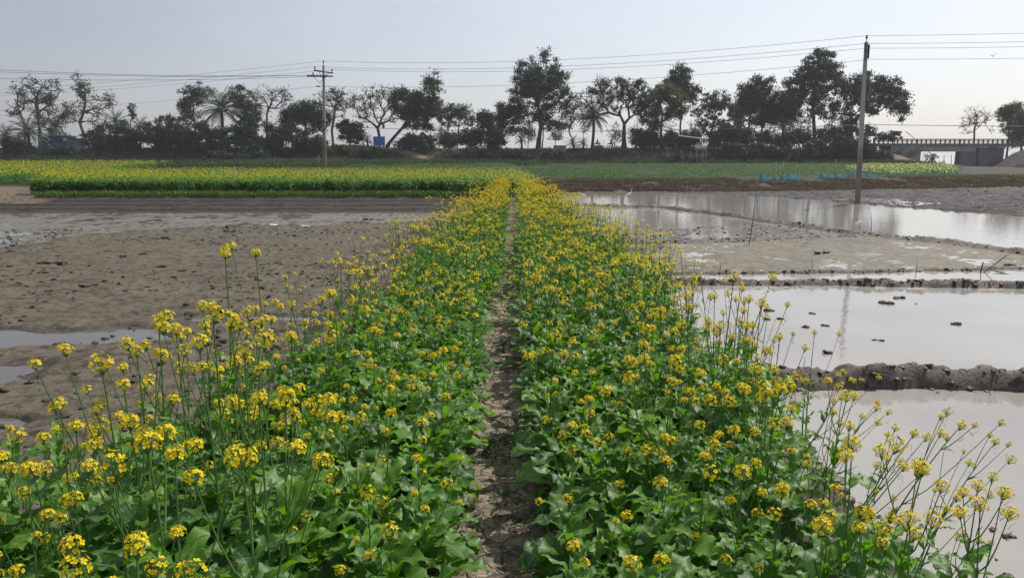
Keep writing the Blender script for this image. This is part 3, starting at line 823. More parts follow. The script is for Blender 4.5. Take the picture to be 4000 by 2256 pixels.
HERO_R = [
    (3740, 1640, 2.85, 'lean', 0, 0.0, 'leaning mustard plant at the right edge reaching out over the paddy water'),
    (3580, 1690, 2.75, 'lean', 1, .2, 'leaning mustard plant with a large head between the two outermost right plants'),
    (3900, 1720, 2.9, 'lean', 2, .15, 'outermost mustard plant, bent far right over the water'),
    (3400, 1560, 3.3, 'lean', 2, -.2, 'branching dark stemmed mustard plant over the water left of the outermost ones'),
    (3330, 1480, 3.6, 'lean', 0, .1, 'mustard plant leaning over the water just below the near mud bund'),
    (3500, 1780, 2.6, 'lean', 1, -.1, 'mustard plant with a drooping head above the muddy bank at the right'),
    (3250, 1600, 3.1, 'tall', 2, 0, 'straight mustard plant at the outer edge of the right bed with a high head'),
    (3180, 1290, 4.3, 'tall', 2, 0, 'thin mustard plant standing higher than the rest in front of the paddy water'),
    (3780, 1960, 2.45, 'lean', 0, .3, 'lower mustard plant with a big head against the water at the bottom right'),
    (3260, 1900, 2.35, 'mid', 0, 0, 'mustard plant with a round head in the lower part of the right bed'),
    (2900, 1830, 2.35, 'mid', 2, 0, 'mustard plant with a dense head in the middle of the near right bed'),
    (3060, 1890, 2.3, 'mid', 4, 0, 'mustard plant with a bright head just right of the dense headed one on the right'),
    (3210, 2040, 2.0, 'mid', 3, 0, 'mustard plant with a wide head low in the bottom right bed'),
    (3820, 2090, 2.35, 'lean', 1, .1, 'small mustard plant with a loose head at the bottom right shore'),
    (3150, 1480, 3.5, 'tall', 1, 0, 'mustard plant with a bright round head left of the near mud bund end'),
    (2700, 1520, 3.2, 'mid', 1, 0, 'mustard plant with a big head in the centre of the right bed'),
]
for px, py, Yd, k, v, rz, lab in HERO_R:
    K = KINDS[k][v % len(KINDS[k])]
    top = P(px, py, Yd)
    off = K['heads'][0][0][0] if k == 'lean' else 0
    g0 = hz1(top.x - off, Yd); s = max(.5, min(1.35, (top.z - g0) / K['h']))
    hx = top.x - off * s
    g0 = hz1(hx, Yd); s = max(.5, min(1.3, (top.z - g0) / K['h']))
    plant(k, v, hx, Yd, rz, s, lab, GRr)
    taken.append((hx, Yd))

# regular plants, jittered grid over both beds; the nearest are single things, the rest is crop
cells = []
sp = .185
r0 = np.random.default_rng(5)
for yy in np.arange(1.0, 31.2, sp):
    for xx in np.arange(-2.4, 2.5, sp):
        x = xx + r0.uniform(-.075, .075); y = yy + r0.uniform(-.075, .075)
        cells.append((x, y))
cells = np.array(cells)
cx_, cy_ = cells[:, 0], cells[:, 1]
nar = .80 * np.clip((cy_ - 9) / 21, 0, 1)
pw = np.interp(cy_, [0, 5, 9, 20], [.245, .225, .155, .16])
dl = cx_ - path_x(cy_)
okL = (dl < -pw) & (cx_ > -1.42 - .80 * np.clip((4.4 - cy_) / 1.4, 0, 1) + nar * 1.05 - .10 * (vnoise(cy_ * 1.3, cy_ * 0, 5) - .5))
okR = (dl > pw) & (cx_ < 1.62 - nar * 1.05 + .3 * (vnoise(cy_ * 1.1, cy_ * 0 + 7, 9) - .5))
okL &= ~(cy_ < 1.35)
okR &= ~(cy_ < 1.55)
# frustum: skip what lies far outside the picture
inview = (np.abs(cx_) < .76 * cy_ + .25)
ok = (okL | okR) & inview
cells = cells[ok]
order = np.argsort(cells[:, 1])
cells = cells[order]
def zone(x, y):
    side = 'left' if x < 0 else 'right'
    dx = abs(x - path_x(y))
    pos = 'path side' if dx < .62 else ('outer edge' if dx > 1.25 else 'middle')
    dist = 'in the foreground' if y < 2.5 else ('a few steps ahead' if y < 3.8 else 'farther along')
    return side, pos, dist
far_cells = []
n_ind = 300 - plant_count
for i, (x, y) in enumerate(cells):
    side, pos, dist = zone(x, y)
    if taken and min(math.hypot(x - a, y - b) for a, b in taken) < .10: continue
    if n_ind <= 0: far_cells.append((x, y)); continue
    u = random.random()
    dx = abs(x - path_x(y))
    if side == 'left' and x > -1.05: k = 'low' if u < .84 else 'mid'
    elif side == 'left' and x < -1.62: k = 'low'
    elif side == 'right' and x < .8: k = 'low' if u < .72 else 'mid'
    elif dx < .62: k = 'low' if u < .8 else 'mid'
    elif dx > 1.15: k = ('mid' if u < .62 else ('tall' if u < .78 else 'low')) if side == 'left' else ('mid' if u < .5 else ('tall' if u < .72 else 'low'))
    else: k = 'mid' if u < .5 else 'low'
    if y < 1.9 or (k == 'tall' and y < 3.0): k = 'low' if y < 1.9 else 'mid'
    if y < 1.75 and random.random() < .25: continue
    look = {'low': 'short leafy mustard plant', 'mid': 'flowering mustard plant', 'tall': 'tall mustard plant'}[k]
    sc = random.uniform(.80, 1.08) * (.88 if y < 2.2 else 1)
    if k == 'low' and y < 2: sc *= .85
    o = plant(k, random.randrange(8), x, y, random.uniform(0, 6.28), sc,
          '%s in the %s bed, %s, %s' % (look, side, pos if pos != 'outer edge' else 'at the outer edge' , dist), GL if side == 'left' else GRr,
          tilt=(random.uniform(-.06, .06), random.uniform(-.06, .06)))
    n_ind -= 1
far_cells = np.array(far_cells)
print('individual plants', plant_count, 'crop plants', len(far_cells))

# the crop beyond them
def crop_variant(seed, lod, h, nbr, nl, ls, hs, leafy=.62):
    r = np.random.default_rng(seed)
    st, fo, hd = plant_arrays(r, h, nbr, nl, ls, lod, (0, 0), leafy)
    mb = MB()
    V, L, C, M_, U = st.arrays(); mb.add_arrays((V, L, C, M_ * 0 + 2, U))
    V, L, C, M_, U = fo.arrays(); mb.add_arrays((V, L, C, M_ * 0 + 3, U))
    HS = {0: HEADS0, 1: HEADS1, 2: HEADS2}[lod]
    for i, (p, d, s) in enumerate(hd):
        m = np.array(dirmat(p, d, s * hs, i * 1.3))[:3]
        mb.add_arrays(HS[i % len(HS)], m[None])
    return mb.arrays()
def scatter(mb, variants, pts, r, s0=.85, s1=1.15, sfun=None, tl=.08):
    pick = r.integers(0, len(variants), len(pts))
    for k, A in enumerate(variants):
        q = pts[pick == k]
        if len(q) == 0: continue
        sc = r.uniform(s0, s1, len(q))
        if sfun is not None: sc = sc * sfun(q[:, 0], q[:, 1])
        pos = np.stack([q[:, 0], q[:, 1], hz(q[:, 0], q[:, 1]) - .01], -1)
        mb.add_arrays(A, inst(pos, r.uniform(0, 6.28, len(q)), sc, r.normal(0, tl, (len(q), 2))))
M_leaf_field = foliage_mat('field_leaf', (0.030, 0.11, 0.022), (0.085, 0.22, 0.022), (0.18, 0.42, 0.01), 0.28, 0.6, 0.3)
FIELD_MATS = [M_petal, M_bud, M_stem, M_leaf_field]
CROP_MATS = [M_petal, M_bud, M_stem, M_leaf_far]
V_mid = [crop_variant(2000 + i, 1, h, nb, 13, .185, .95, .68) for i, (h, nb) in enumerate([(.82, 3), (.90, 3), (.76, 2), (.84, 2)])]
V_low = [crop_variant(2050 + i, 1, h, nb, 12, .19, .85, .68) for i, (h, nb) in enumerate([(.60, 1), (.66, 2), (.56, 1)])]
V_far = [crop_variant(2100 + i, 2, h, nb, 11, .18, .86, .74) for i, (h, nb) in enumerate([(.80, 2), (.84, 3), (.74, 1), (.86, 3)])]
r1 = np.random.default_rng(12)
dxs = np.abs(far_cells[:, 0] - path_x(far_cells[:, 1]))
is_mid = far_cells[:, 1] < 15
low = (r1.random(len(dxs)) < np.where(far_cells[:, 0] < 0, .66, .38) * np.where(dxs < .75, 1.25, .7) * np.clip(1.5 - far_cells[:, 1] / 14, .0, 1)) & (far_cells[:, 1] < 15)
crop = MB()
scatter(crop, V_mid, far_cells[is_mid & ~low], r1)
scatter(crop, V_low, far_cells[is_mid & low], r1)
scatter(crop, V_far, far_cells[~is_mid], r1)
# a few taller stragglers along the outer edges
ey = r1.uniform(4.5, 28, 130); sd = np.where(r1.random(130) < .38, -1, 1)
ex = sd * (1.52 - .75 * np.clip((ey - 9) / 21, 0, 1) + r1.uniform(-.1, .2, 130))
V_tall = [crop_variant(2200 + i, 1, h, nb, 6, .13, 1.05, .5) for i, (h, nb) in enumerate([(.95, 3), (1.05, 3), (1.0, 2)])]
scatter(crop, V_tall, np.stack([ex, ey], -1), r1, .75, 1.02, tl=.14)
tag(crop.build('mustard_crop', CROP_MATS), 'dense yellow flowering mustard crop on both sides of the path, narrowing into the distance', 'crop', kind='stuff')

# ------------------------------------------------------------------ fields behind
r2 = np.random.default_rng(44)
def simple_plant(seed, h, nl, ls, nhead, hr):
    """small crop plant for the distance: leaf blades on a hidden stalk and petal tufts on top"""
    r = np.random.default_rng(seed); mb = MB()
    for i in range(nl):
        zq = h * (.08 + .72 * (i + .5) / nl); a = r.uniform(0, 6.28)
        v, f, uv = leaf_arrays(ls * r.uniform(.6, 1.15), ls * .42, False, r.uniform(.1, .9), r.uniform(.5, 1.6), r, 2, 1, 0)
        mb.add(rotz(v, a) + [r.normal(0, .03), r.normal(0, .03), zq], f, 3, uv)
    for i in range(nhead):
        c = np.array([r.normal(0, .10), r.normal(0, .10), h * r.uniform(.78, 1.03)])
        for _ in range(2):
            a, b = r.normal(0, 1, 3), r.normal(0, 1, 3); a = a / np.linalg.norm(a) * hr; b = np.cross(a, b); b = b / np.linalg.norm(b) * hr * .8
            mb.add([c - a, c + b, c + a, c - b], [0, 1, 2, 3], 0)
    return mb.arrays()
def poly_points(poly, dens, r, jitter=None):
    P_ = np.array(poly); lo, hi = P_.min(0), P_.max(0); n = int((hi[0] - lo[0]) * (hi[1] - lo[1]) * dens)
    q = r.uniform(lo, hi, (n, 2)); m = inpoly(q[:, 0] + .6 * fbm(q[:, 0], q[:, 1], 3, 2, 8), q[:, 1], poly)
    return q[m]
V_field = [simple_plant(3000 + i, .80 + .03 * i, 20, .25, 2, .024) for i in range(4)]
V_field2 = [simple_plant(3100 + i, .70 + .05 * i, 12, .32, 3, .030) for i in range(4)]
LF = [(-21.0, 32.6), (-12, 32.7), (1.2, 32.7), (.6, 52), (-31, 52), (-25, 40)]
q = poly_points(LF, 26, r2); q = q[(q[:, 1] < 36) | (r2.random(len(q)) < .38)]
q = q[np.hypot(q[:, 0] + 13.3, q[:, 1] - 52.6) > .8]
f1 = MB(); scatter(f1, V_field, q, r2, .85, 1.08, tl=.06)
tag(f1.build('mustard_field', FIELD_MATS), 'yellow flowering mustard field behind the dug pond slope on the left', 'crop', kind='stuff')
LF2 = [(-32.5, 43.5), (-26.5, 43), (-33, 54), (-42, 92), (-100, 92), (-70, 52), (-45, 42)]
q = poly_points(LF2, 4.5, r2); q = q[(q[:, 1] < 50) | (r2.random(len(q)) < .6)]
f2 = MB(); scatter(f2, V_field2, q, r2, .85, 1.1, tl=.06)
tag(f2.build('mustard_field', FIELD_MATS), 'farther mustard field at the left edge, below the dark trees', 'crop', kind='stuff')
V_veg = []
for i in range(4):
    r = np.random.default_rng(3200 + i); mb = MB()
    for _ in range(13):
        v, f, uv = leaf_arrays(r.uniform(.10, .2), r.uniform(.07, .12), False, r.uniform(.0, .9), r.uniform(.6, 1.6), r, 2, 1, 0)
        mb.add(rotz(v, r.uniform(0, 6.28)) + [r.normal(0, .17), r.normal(0, .17), r.uniform(0, .14)], f, 0, uv)
    V_veg.append(mb.arrays())
VG = [(1.8, 56), (8, 56.5), (20, 58), (42, 64), (62, 72), (70, 84), (58, 110), (-2, 110), (-38, 108), (-38, 92), (-30, 55), (0, 54)]
q = poly_points(VG, 6.0, r2); q = q[(fbm(q[:, 0], q[:, 1] * 2.2, 4, 4, 133) > .25 - (q[:, 1] - 57) * .035) & (q[:, 0] < .605 * q[:, 1]) & (q[:, 1] > 57.5 + 2.5 * fbm(q[:, 0], q[:, 1] * 0, 4, 3, 131) + .10 * q[:, 0]) & ~((q[:, 0] > 17) & (q[:, 0] < 32) & (q[:, 1] < 62))]; q = q[(r2.random(len(q)) < np.clip(1.15 - (q[:, 1] - 55) / 90, .3, 1)) & (fbm(q[:, 0], q[:, 1], 3.5, 3, 12) > -.32)]
g1 = MB(); scatter(g1, V_veg, q, r2, .7, 1.25)
bq = np.stack([r2.uniform(1.5, 70, 5200), np.zeros(5200)], -1); bq[:, 1] = np.interp(bq[:, 0], [0, 12, 20, 40, 70, 120], [47.2, 48.0, 49.5, 56, 62, 70]) + 3.0 + 8 * r2.random(5200) ** .7
bq = bq[(fbm(bq[:, 0], bq[:, 1] * 2.0, 3, 4, 151) > .30 - .07 * (bq[:, 1] - np.interp(bq[:, 0], [0, 12, 20, 40, 70, 120], [47.2, 48.0, 49.5, 56, 62, 70]))) & ~((bq[:, 0] > 17) & (bq[:, 0] < 31) & (bq[:, 1] > 54.5))]
scatter(g1, V_veg, bq, r2, .5, 1.0)
tag(g1.build('vegetable_field', [M_veg]), 'low green vegetable crop covering the ground in front of the embankment', 'crop', kind='stuff')
q = poly_points([(35, 69), (42, 70), (50, 84), (54, 92), (44, 92), (36, 80)], 7, r2)
f3 = MB(); scatter(f3, [simple_plant(3300 + i, .55, 12, .3, 1, .035) for i in range(3)], q, r2)
tag(f3.build('mustard_field', [M_petal, M_bud, M_stem, foliage_mat('young_mustard_leaf', (.09, .19, .03), (.14, .26, .04), (.2, .4, .03), .3)]),
    'bright green and yellow mustard patch right of the long blue net, by the bridge', 'crop', kind='stuff')

def blades(n, h, w, seed, spread=.08, bend=.5):
    r = np.random.default_rng(seed); mb = MB()
    for _ in range(n):
        a = r.uniform(0, 6.28); hh = h * r.uniform(.5, 1.1); b = bend * hh * r.uniform(.3, 1)
        d = np.array([math.cos(a), math.sin(a), 0]); s_ = np.array([-d[1], d[0], 0]) * w
        p = np.array([r.normal(0, spread), r.normal(0, spread), 0])
        m_ = p + d * b * .3 + [0, 0, hh * .6]; t_ = p + d * b + [0, 0, hh]
        mb.add([p - s_, p + s_, m_ + s_ * .7, m_ - s_ * .7, t_], [[0, 1, 2, 3]], 0)
        mb.L[-1] = mb.L[-1]; mb.add([m_ - s_ * .7, m_ + s_ * .7, t_], [0, 1, 2], 0)
    return mb.arrays()
V_grass = [blades(16, .22, .009, 3400 + i) for i in range(4)]
q = np.stack([r2.uniform(-20.5, 1.0, 2600), 31.75 + r2.gamma(2, .28, 2600)], -1)
g2 = MB(); scatter(g2, V_grass, q, r2, .6, 1.4)
tag(g2.build('grass_verge', [foliage_mat('verge_grass', (.05, .12, .02), (.11, .20, .035), (.12, .25, .02), .25)]), 'short green grass along the lip of the dug pond slope', 'grass', kind='stuff')
V_dry = [blades(14, .20, .014, 3500 + i, .16, 1.2) for i in range(4)]
bx = r2.uniform(1, 95, 12000); by = np.interp(bx, [0, 12, 20, 40, 70, 120], [47.2, 48.0, 49.5, 56, 62, 70]) + .8 + 8 * r2.random(12000) ** 1.4 + 1.2 * fbm(bx, bx * 0, 3, 3, 141)
q = np.stack([bx, by], -1); q = q[(fbm(bx, by, 2.5, 3, 21) > -.45) & ~((bx > 17) & (bx < 24) & (by > 55.2)) & ~((bx >= 24) & (bx < 31) & (by > 57.6))]
g3 = MB(); scatter(g3, V_dry, q, r2, .6, 1.3)
tag(g3.build('dry_weeds', [M_dry]), 'brown dry weeds on the bank beyond the flooded paddies', 'weeds', kind='stuff')
V_tuft = [blades(30, .42, .03, 3600 + i, .35, .6) for i in range(4)]
tp = np.concatenate([np.stack([r2.normal(-30, 6, 500), r2.uniform(84, 104, 500)], -1), np.stack([r2.normal(-22, 9, 400), r2.uniform(98, 112, 400)], -1),
                     np.stack([r2.normal(55, 2.2, 120), r2.uniform(104, 110, 120)], -1), np.stack([r2.uniform(-40, 70, 300), r2.uniform(109, 113, 300)], -1)])
g4 = MB(); scatter(g4, V_tuft, tp, r2, .7, 2.0)
tag(g4.build('tall_grass', [M_grass]), 'tall rough grass at the foot of the embankment', 'grass', kind='stuff')

# small weeds and debris on the path and on the shore
V_weed = []
for i in range(4):
    r = np.random.default_rng(3700 + i); mb = MB()
    for _ in range(9):
        v, f, uv = leaf_arrays(r.uniform(.02, .055), r.uniform(.008, .018), False, r.uniform(.1, .9), r.uniform(.4, 1.2), r, 3, 2, .002)
        mb.add(rotz(v, r.uniform(0, 6.28)) + [r.normal(0, .02), r.normal(0, .02), .003], f, 0, uv)
    V_weed.append(mb.arrays())
wy = r2.uniform(2.2, 9, 900); wx = path_x(wy) + r2.normal(0, .17, 900)
keep = fbm(wx, wy, .45, 4, 99) > .05
g5 = MB(); scatter(g5, V_weed, np.stack([wx, wy], -1)[keep], r2, .6, 1.3)
tag(g5.build('small_weeds', [foliage_mat('small_weed_leaf', (.03, .07, .02), (.06, .11, .03), (.08, .16, .02), .2)]), 'tiny dark weeds growing in patches on the cracked path', 'weeds', kind='stuff')

# ------------------------------------------------------------------ clods
def lump(r, sub=2):
    bm = bmesh.new(); bmesh.ops.create_icosphere(bm, subdivisions=sub, radius=1.0)
    v = np.array([x.co[:] for x in bm.verts]); f = np.array([[q.index for q in p.verts] for p in bm.faces]); bm.free()
    s_ = r.uniform(0, 50)
    n = fbm(v[:, 0] * 1.3 + s_, v[:, 1] * 1.3 + v[:, 2] * 2.1, .7, 3, 7)
    v = v * (1 + .95 * n[:, None] + .5 * fbm(v[:, 0] * 2 + s_, v[:, 1] * 2 + v[:, 2] * 3, .4, 2, 9)[:, None]) * [1, .8, .42]
    return v, f
V_clod = []
for i in range(6):
    mb = MB(); v, f = lump(np.random.default_rng(3800 + i)); mb.add(v, f, 0, None); V_clod.append(mb.arrays())
def clods(mb, q, smin, smax, r, sink=.2):
    pick = r.integers(0, 6, len(q))
    for k in range(6):
        p = q[pick == k]
        if len(p) == 0: continue
        sc = r.uniform(0, 1, len(p)) ** 3 * (smax - smin) + smin
        pos = np.stack([p[:, 0], p[:, 1], np.maximum(hz(p[:, 0], p[:, 1]), np.where(p[:, 0] > 0, WZ, PZ)) + sc * (.5 - sink) * .5], -1)
        mb.add_arrays(V_clod[k], inst(pos, r.uniform(0, 6.28, len(p)), sc))
c1 = MB()
cxl = r2.uniform(-18, -2.4, 6500); cyl = 5 + 18 * r2.random(6500) ** .8
mk = (np.abs(cxl) < .75 * cyl + 1) & (fbm(cxl, cyl, 1.5, 3, 44) > -.05)
clods(c1, np.stack([cxl, cyl], -1)[mk], .008, .055, r2)
yb_ = r2.uniform(5, 28, 1200); clods(c1, np.stack([-2.55 - r2.gamma(1.5, .25, 1200), yb_], -1), .01, .04, r2)
tag(c1.build('mud_crumbs', [mat('dark_damp_mud', (.085, .070, .055), .85, .2, (12, .4), (25, .8))]), 'dark crumbs and small clods littering the drying mud on the left', 'mud', kind='stuff')
c2 = MB()
for pts, n, w_ in ((BUND_A, 700, .22), (BUND_B, 800, .16), (BUND_C, 500, .12), (BUND_E, 500, .2), (BUND_F, 900, .25)):
    pa = np.array(pts); sl = np.hypot(*np.diff(pa, axis=0).T); u = r2.uniform(0, sl.sum(), n); cs = np.concatenate([[0], np.cumsum(sl)])
    xx = np.interp(u, cs, pa[:, 0]) + r2.normal(0, w_ * .5, n); yy = np.interp(u, cs, pa[:, 1]) + r2.normal(0, w_ * .6, n)
    clods(c2, np.stack([xx, yy], -1), .010, .045, r2, .5)
yy = r2.uniform(3, 20, 1500); xx = 1.85 + r2.uniform(0, .7, 1500); clods(c2, np.stack([xx, yy], -1), .012, .07, r2)
pq = poly_points(PLOUGH, 4, r2); pq = pq[(pq[:, 0] < 60)]; clods(c2, pq, .02, .075, r2)
pq = poly_points(FIELD_G, 14, r2); clods(c2, pq, .015, .07, r2)
tag(c2.build('bund_crumbs', [M_clod]), 'dark wet crumbs heaped along the mud bunds and over the ploughed plot', 'mud', kind='stuff')
def clod_thing(px, py, size, label, n=3, z=WZ, g='wet mud clods lying in the paddies', m=None):
    x, y = G(px, py, z); r = np.random.default_rng(int(px * 7 + py)); size = size * .72
    mb = MB()
    for i in range(n):
        v, f = lump(r, 3); s_ = size * r.uniform(.5, 1.0)
        mb.add(v * s_ + [r.normal(0, size * .8), r.normal(0, size * .4), s_ * .22], f)
    o = mb.build('mud_clod', m or M_clod); o.location = (x, y, max(z, hz1(x, y)))
    tag(o, label, 'mud clod', g)
for px, py, s_, n, lab in [
    (3240, 1378, .075, 2, 'dark clod in the water just behind the near bund, left of the pole reflection'),
    (3515, 1166, .10, 3, 'single black clod farthest out in the open paddy water right of the pole reflection'),
    (3455, 1184, .09, 5, 'row of black clods in the open water left of the farthest single one'),
    (3580, 1187, .05, 1, 'small black clod right of the farthest one in the open water'),
    (3003, 1214, .07, 3, 'clod in the open water close to the flowers, upper one of the left scatter'),
    (2980, 1246, .08, 2, 'flat dark clod nearest the flowers in the open paddy water'),
    (3040, 1246, .06, 2, 'dark clod beside the flat one nearest the flowers'),
    (3135, 1278, .06, 2, 'low dark clod at the front of the scatter left of the pole reflection'),
    (3225, 1272, .06, 2, 'small clod just left of the foot of the pole reflection'),
    (3180, 1224, .05, 3, 'thin clod at the back of the scatter left of the pole reflection'),
    (3737, 1266, .08, 2, 'pointed black clod alone in the right part of the open water'),
    (3420, 1328, .05, 3, 'small clod in front of the open water, between pole reflection and bund'),
    (3420, 1512, .07, 3, 'dark clod in front of the near bund'),
    (3880, 2070, .03, 2, 'small wet clod in the nearest water, far right'),
    (3940, 2095, .035, 3, 'clod with a ragged top in the nearest water at the right edge'),
    (3930, 2250, .04, 2, 'clod at the bottom right corner of the water'),
    (3940, 1038, .10, 3, 'dark clod beside the crossed sticks at the right'),
    (3230, 992, .14, 3, 'dark clod in the middle of the drained muddy plot')]:
    clod_thing(px, py, s_, lab, n)
ML = bpy.data.materials['dark_damp_mud']
for px, py, s_, lab in [(180, 1040, .13, 'biggest dark clod of the left mud, near the left edge'), (240, 1041, .12, 'wide dark clod right beside the biggest one on the left mud'),
    (175, 1075, .10, 'flat clod just in front of the two biggest on the left mud'), (480, 1014, .09, 'dark clod left of centre on the left mud'), (420, 988, .09, 'clod standing high on the back of the left mud'),
    (565, 1003, .09, 'clod on the left mud closer to the flowers'), (650, 938, .12, 'clod at the back of the left mud near the ridge'), (625, 1054, .08, 'clod in the middle of the left mud'),
    (690, 1092, .07, 'clod on the left mud above the tall flowers'), (30, 1050, .08, 'low clod at the far left edge of the mud'), (345, 1128, .08, 'flat clod at the front of the left mud'),
    (890, 912, .13, 'clod on the ridge of the left mud'), (1430, 860, .18, 'low dark mud heap below the dug slope near the flowers')]:
    clod_thing(px, py, s_, lab, 3, PZ, 'dark clods on the drying mud of the left', ML)

# straw, scum and petals floating on the nearest water
fl = MB(); V_fl = []
for i in range(4):
    r = np.random.default_rng(3900 + i); mb = MB(); n_ = r.integers(5, 9); a_ = np.sort(r.uniform(0, 6.28, n_)); rr = r.uniform(.4, 1, n_)
    mb.add(np.stack([rr * np.cos(a_), rr * .5 * np.sin(a_), 0 * a_], -1), np.arange(n_)); V_fl.append(mb.arrays())
fy = r2.uniform(2.6, 13, 700); fx = r2.uniform(1.9, 9, 700); kk = (fx < fy * .75) & (fbm(fx, fy, 1.2, 3, 71) > 0)
fx, fy = fx[kk], fy[kk]
for k in range(4):
    m_ = np.arange(len(fx)) % 4 == k
    fl.add_arrays(V_fl[k], inst(np.stack([fx[m_], fy[m_], np.full(m_.sum(), WZ + .003)], -1), r2.uniform(0, 6.28, m_.sum()), r2.uniform(.004, .022, m_.sum())))
tag(fl.build('floating_scum', [mat('pale_scum', (.50, .46, .41), .8)]), 'pale flecks of scum and straw floating on the paddy water', 'scum', kind='stuff')

# ------------------------------------------------------------------ sticks in the paddies
def stick(name, pts, rad, label, cat='stick', group='thin sticks standing in the paddies', m=None):
    o = MB().tube(pts, rad, 5).build(name, m or M_wooddark)
    return tag(o, label, cat, group)
def stick_px(px, py, top_px, top_py, z, label, rad=.012):
    x, y = G(px, py, z); t = P(top_px, top_py, y)
    mid = [(x + t.x) / 2 + .02, y + .01, (z + t.z) / 2]
    stick('stick', [(x, y, z - .1), mid, tuple(t)], [rad, rad * .8, rad * .5], label)
stick_px(2925, 955, 2955, 745, WZ, 'tall thin stick at the corner of the drained plot', .013)
stick_px(3402, 915, 3402, 830, WZ, 'thin stick in the back paddy right of the concrete pole', .014)
stick_px(2810, 1065, 2812, 1022, WZ, 'short stick left of the drained plot in the narrow channel', .008)
stick_px(3170, 1062, 3170, 1012, WZ, 'short stick in the middle of the narrow channel bund', .008)
stick_px(3575, 1080, 3582, 1020, WZ, 'short thin stick in the right part of the narrow channel', .007)
stick_px(1382, 1010, 1378, 935, PZ, 'thin upright stick in the left mud beside the flowers', .010)
stick_px(148, 1030, 147, 1015, PZ, 'tiny pale stick in the left mud', .012)
x, y = G(3830, 1063, WZ)
t = empty('crossed_sticks', (x, y, WZ)); tag(t, 'dark sticks crossed over the narrow channel at the right edge', 'sticks')
MB().tube([(0, 0, -.05), (.03, 0, .22)], .014, 5).build('stick', M_wooddark, t)
MB().tube([(.45, -.1, .38), (.1, 0, .02), (-.02, 0, -.05)], .012, 5).build('stick', M_wooddark, t)
MB().tube([(.30, 0, .03), (.48, -.35, -.02)], .012, 5).build('stick', M_wooddark, t)
x, y = G(200, 1543, PZ)
stick('fallen_twig', [(x - .16, y, PZ + .03), (x, y + .02, PZ + .045), (x + .17, y - .01, PZ + .03)], .007, 'thin brown twig lying in the near left puddle', 'twig', None)
for px, pb, pt_, lean, Y_, lab in [(466, 745, 665, -6, 33.5, 'thin bamboo stake left of the middle in the left mustard field'), (918, 745, 650, 0, 33.3, 'pale bamboo stake in the middle of the left mustard field'),
    (1738, 735, 665, 12, 33.6, 'leaning bamboo stake near the right end of the left mustard field')]:
    b = P(px, pb, Y_); tp_ = P(px + lean, pt_, Y_); b.z = hz1(b.x, Y_)
    stick('bamboo_stake', [tuple(b), tuple(tp_)], .014, lab, 'stake', 'bamboo stakes in the fields', M_wood)
for px, pt_, Y_, lab in [(3265, 622, 66, 'bamboo stake between the two blue nets'), (3060, 630, 70, 'short stake behind the left blue net'), (1245, 605, 92, 'thin stake left of the wooden hut side field, below the left pole')]:
    tp_ = P(px, pt_, Y_); stick('bamboo_stake', [(tp_.x, Y_, hz1(tp_.x, Y_)), tuple(tp_)], .03, lab if 'hut' not in lab else 'thin stake at the foot of the embankment left of the crossarm pole', 'stake', 'bamboo stakes in the fields', M_wood)

# ------------------------------------------------------------------ electricity poles and wires
PR = (17.5, 37.2); PL = (-13.35, 52.6)
def concrete_pole(loc, h, r0_, r1_, label, k, lean=(0, 0)):
    g0 = hz1(*loc)
    t = empty('electricity_pole', (loc[0], loc[1], g0)); tag(t, label, 'electricity pole', 'electricity poles')
    n = 12
    pts = [(lean[0] * i / n, lean[1] * i / n, -.3 + (h + .3) * i / n) for i in range(n + 1)]
    MB().tube(pts, np.linspace(r0_, r1_, n + 1), k, twist=math.pi / 4).build('shaft', M_pole, t, smooth=(k > 6))
    return t
M_pole = bpy.data.materials.new('stained_concrete'); M_pole.use_nodes = True
def pole_nodes():
    nt = M_pole.node_tree; N = nt.nodes; L = nt.links; b = N['Principled BSDF']; b.inputs['Roughness'].default_value = .85
    tc = N.new('ShaderNodeTexCoord'); sp = N.new('ShaderNodeSeparateXYZ'); L.new(tc.outputs['Object'], sp.inputs[0])
    n = N.new('ShaderNodeTexNoise'); n.inputs['Scale'].default_value = 2.5; n.inputs['Detail'].default_value = 6; L.new(tc.outputs['Object'], n.inputs['Vector'])
    m = N.new('ShaderNodeMath'); m.operation = 'MULTIPLY_ADD'; m.inputs[1].default_value = 1.4
    L.new(n.outputs[0], m.inputs[0]); L.new(sp.outputs[2], m.inputs[2])
    r = N.new('ShaderNodeValToRGB'); mr = N.new('ShaderNodeMapRange'); mr.inputs[1].default_value = 0; mr.inputs[2].default_value = 9
    L.new(m.outputs[0], mr.inputs[0]); L.new(mr.outputs[0], r.inputs[0]); L.new(r.outputs[0], b.inputs['Base Color'])
    e = r.color_ramp.elements; e[0].position = 0; e[0].color = (.20, .165, .125, 1); e[1].position = 1; e[1].color = (.26, .26, .25, 1)
    for p_, c_ in ((.22, (.21, .17, .13, 1)), (.34, (.20, .15, .125, 1)), (.40, (.34, .33, .31, 1)), (.7, (.34, .34, .32, 1))):
        q_ = r.color_ramp.elements.new(p_); q_.color = c_
pole_nodes()
topR = P(3384, 165, PR[1]); hR = topR.z - hz1(*PR)
topL = P(1264, 256, PL[1]); hL = topL.z - hz1(*PL)
tR = concrete_pole(PR, hR, .145, .09, 'square grey concrete pole standing in the flooded paddy on the right', 4, (topR.x - PR[0], 0))
tL = concrete_pole(PL, hL, .15, .08, 'round concrete pole with two crossarms and a cable coil, in the left mustard field', 12, (topL.x - PL[0], 0))
lineDir = np.array([PL[0] - PR[0], PL[1] - PR[1]]); lineDir /= np.linalg.norm(lineDir); perp = np.array([lineDir[1], -lineDir[0]])
if perp[1] > 0: perp = -perp       # towards the camera
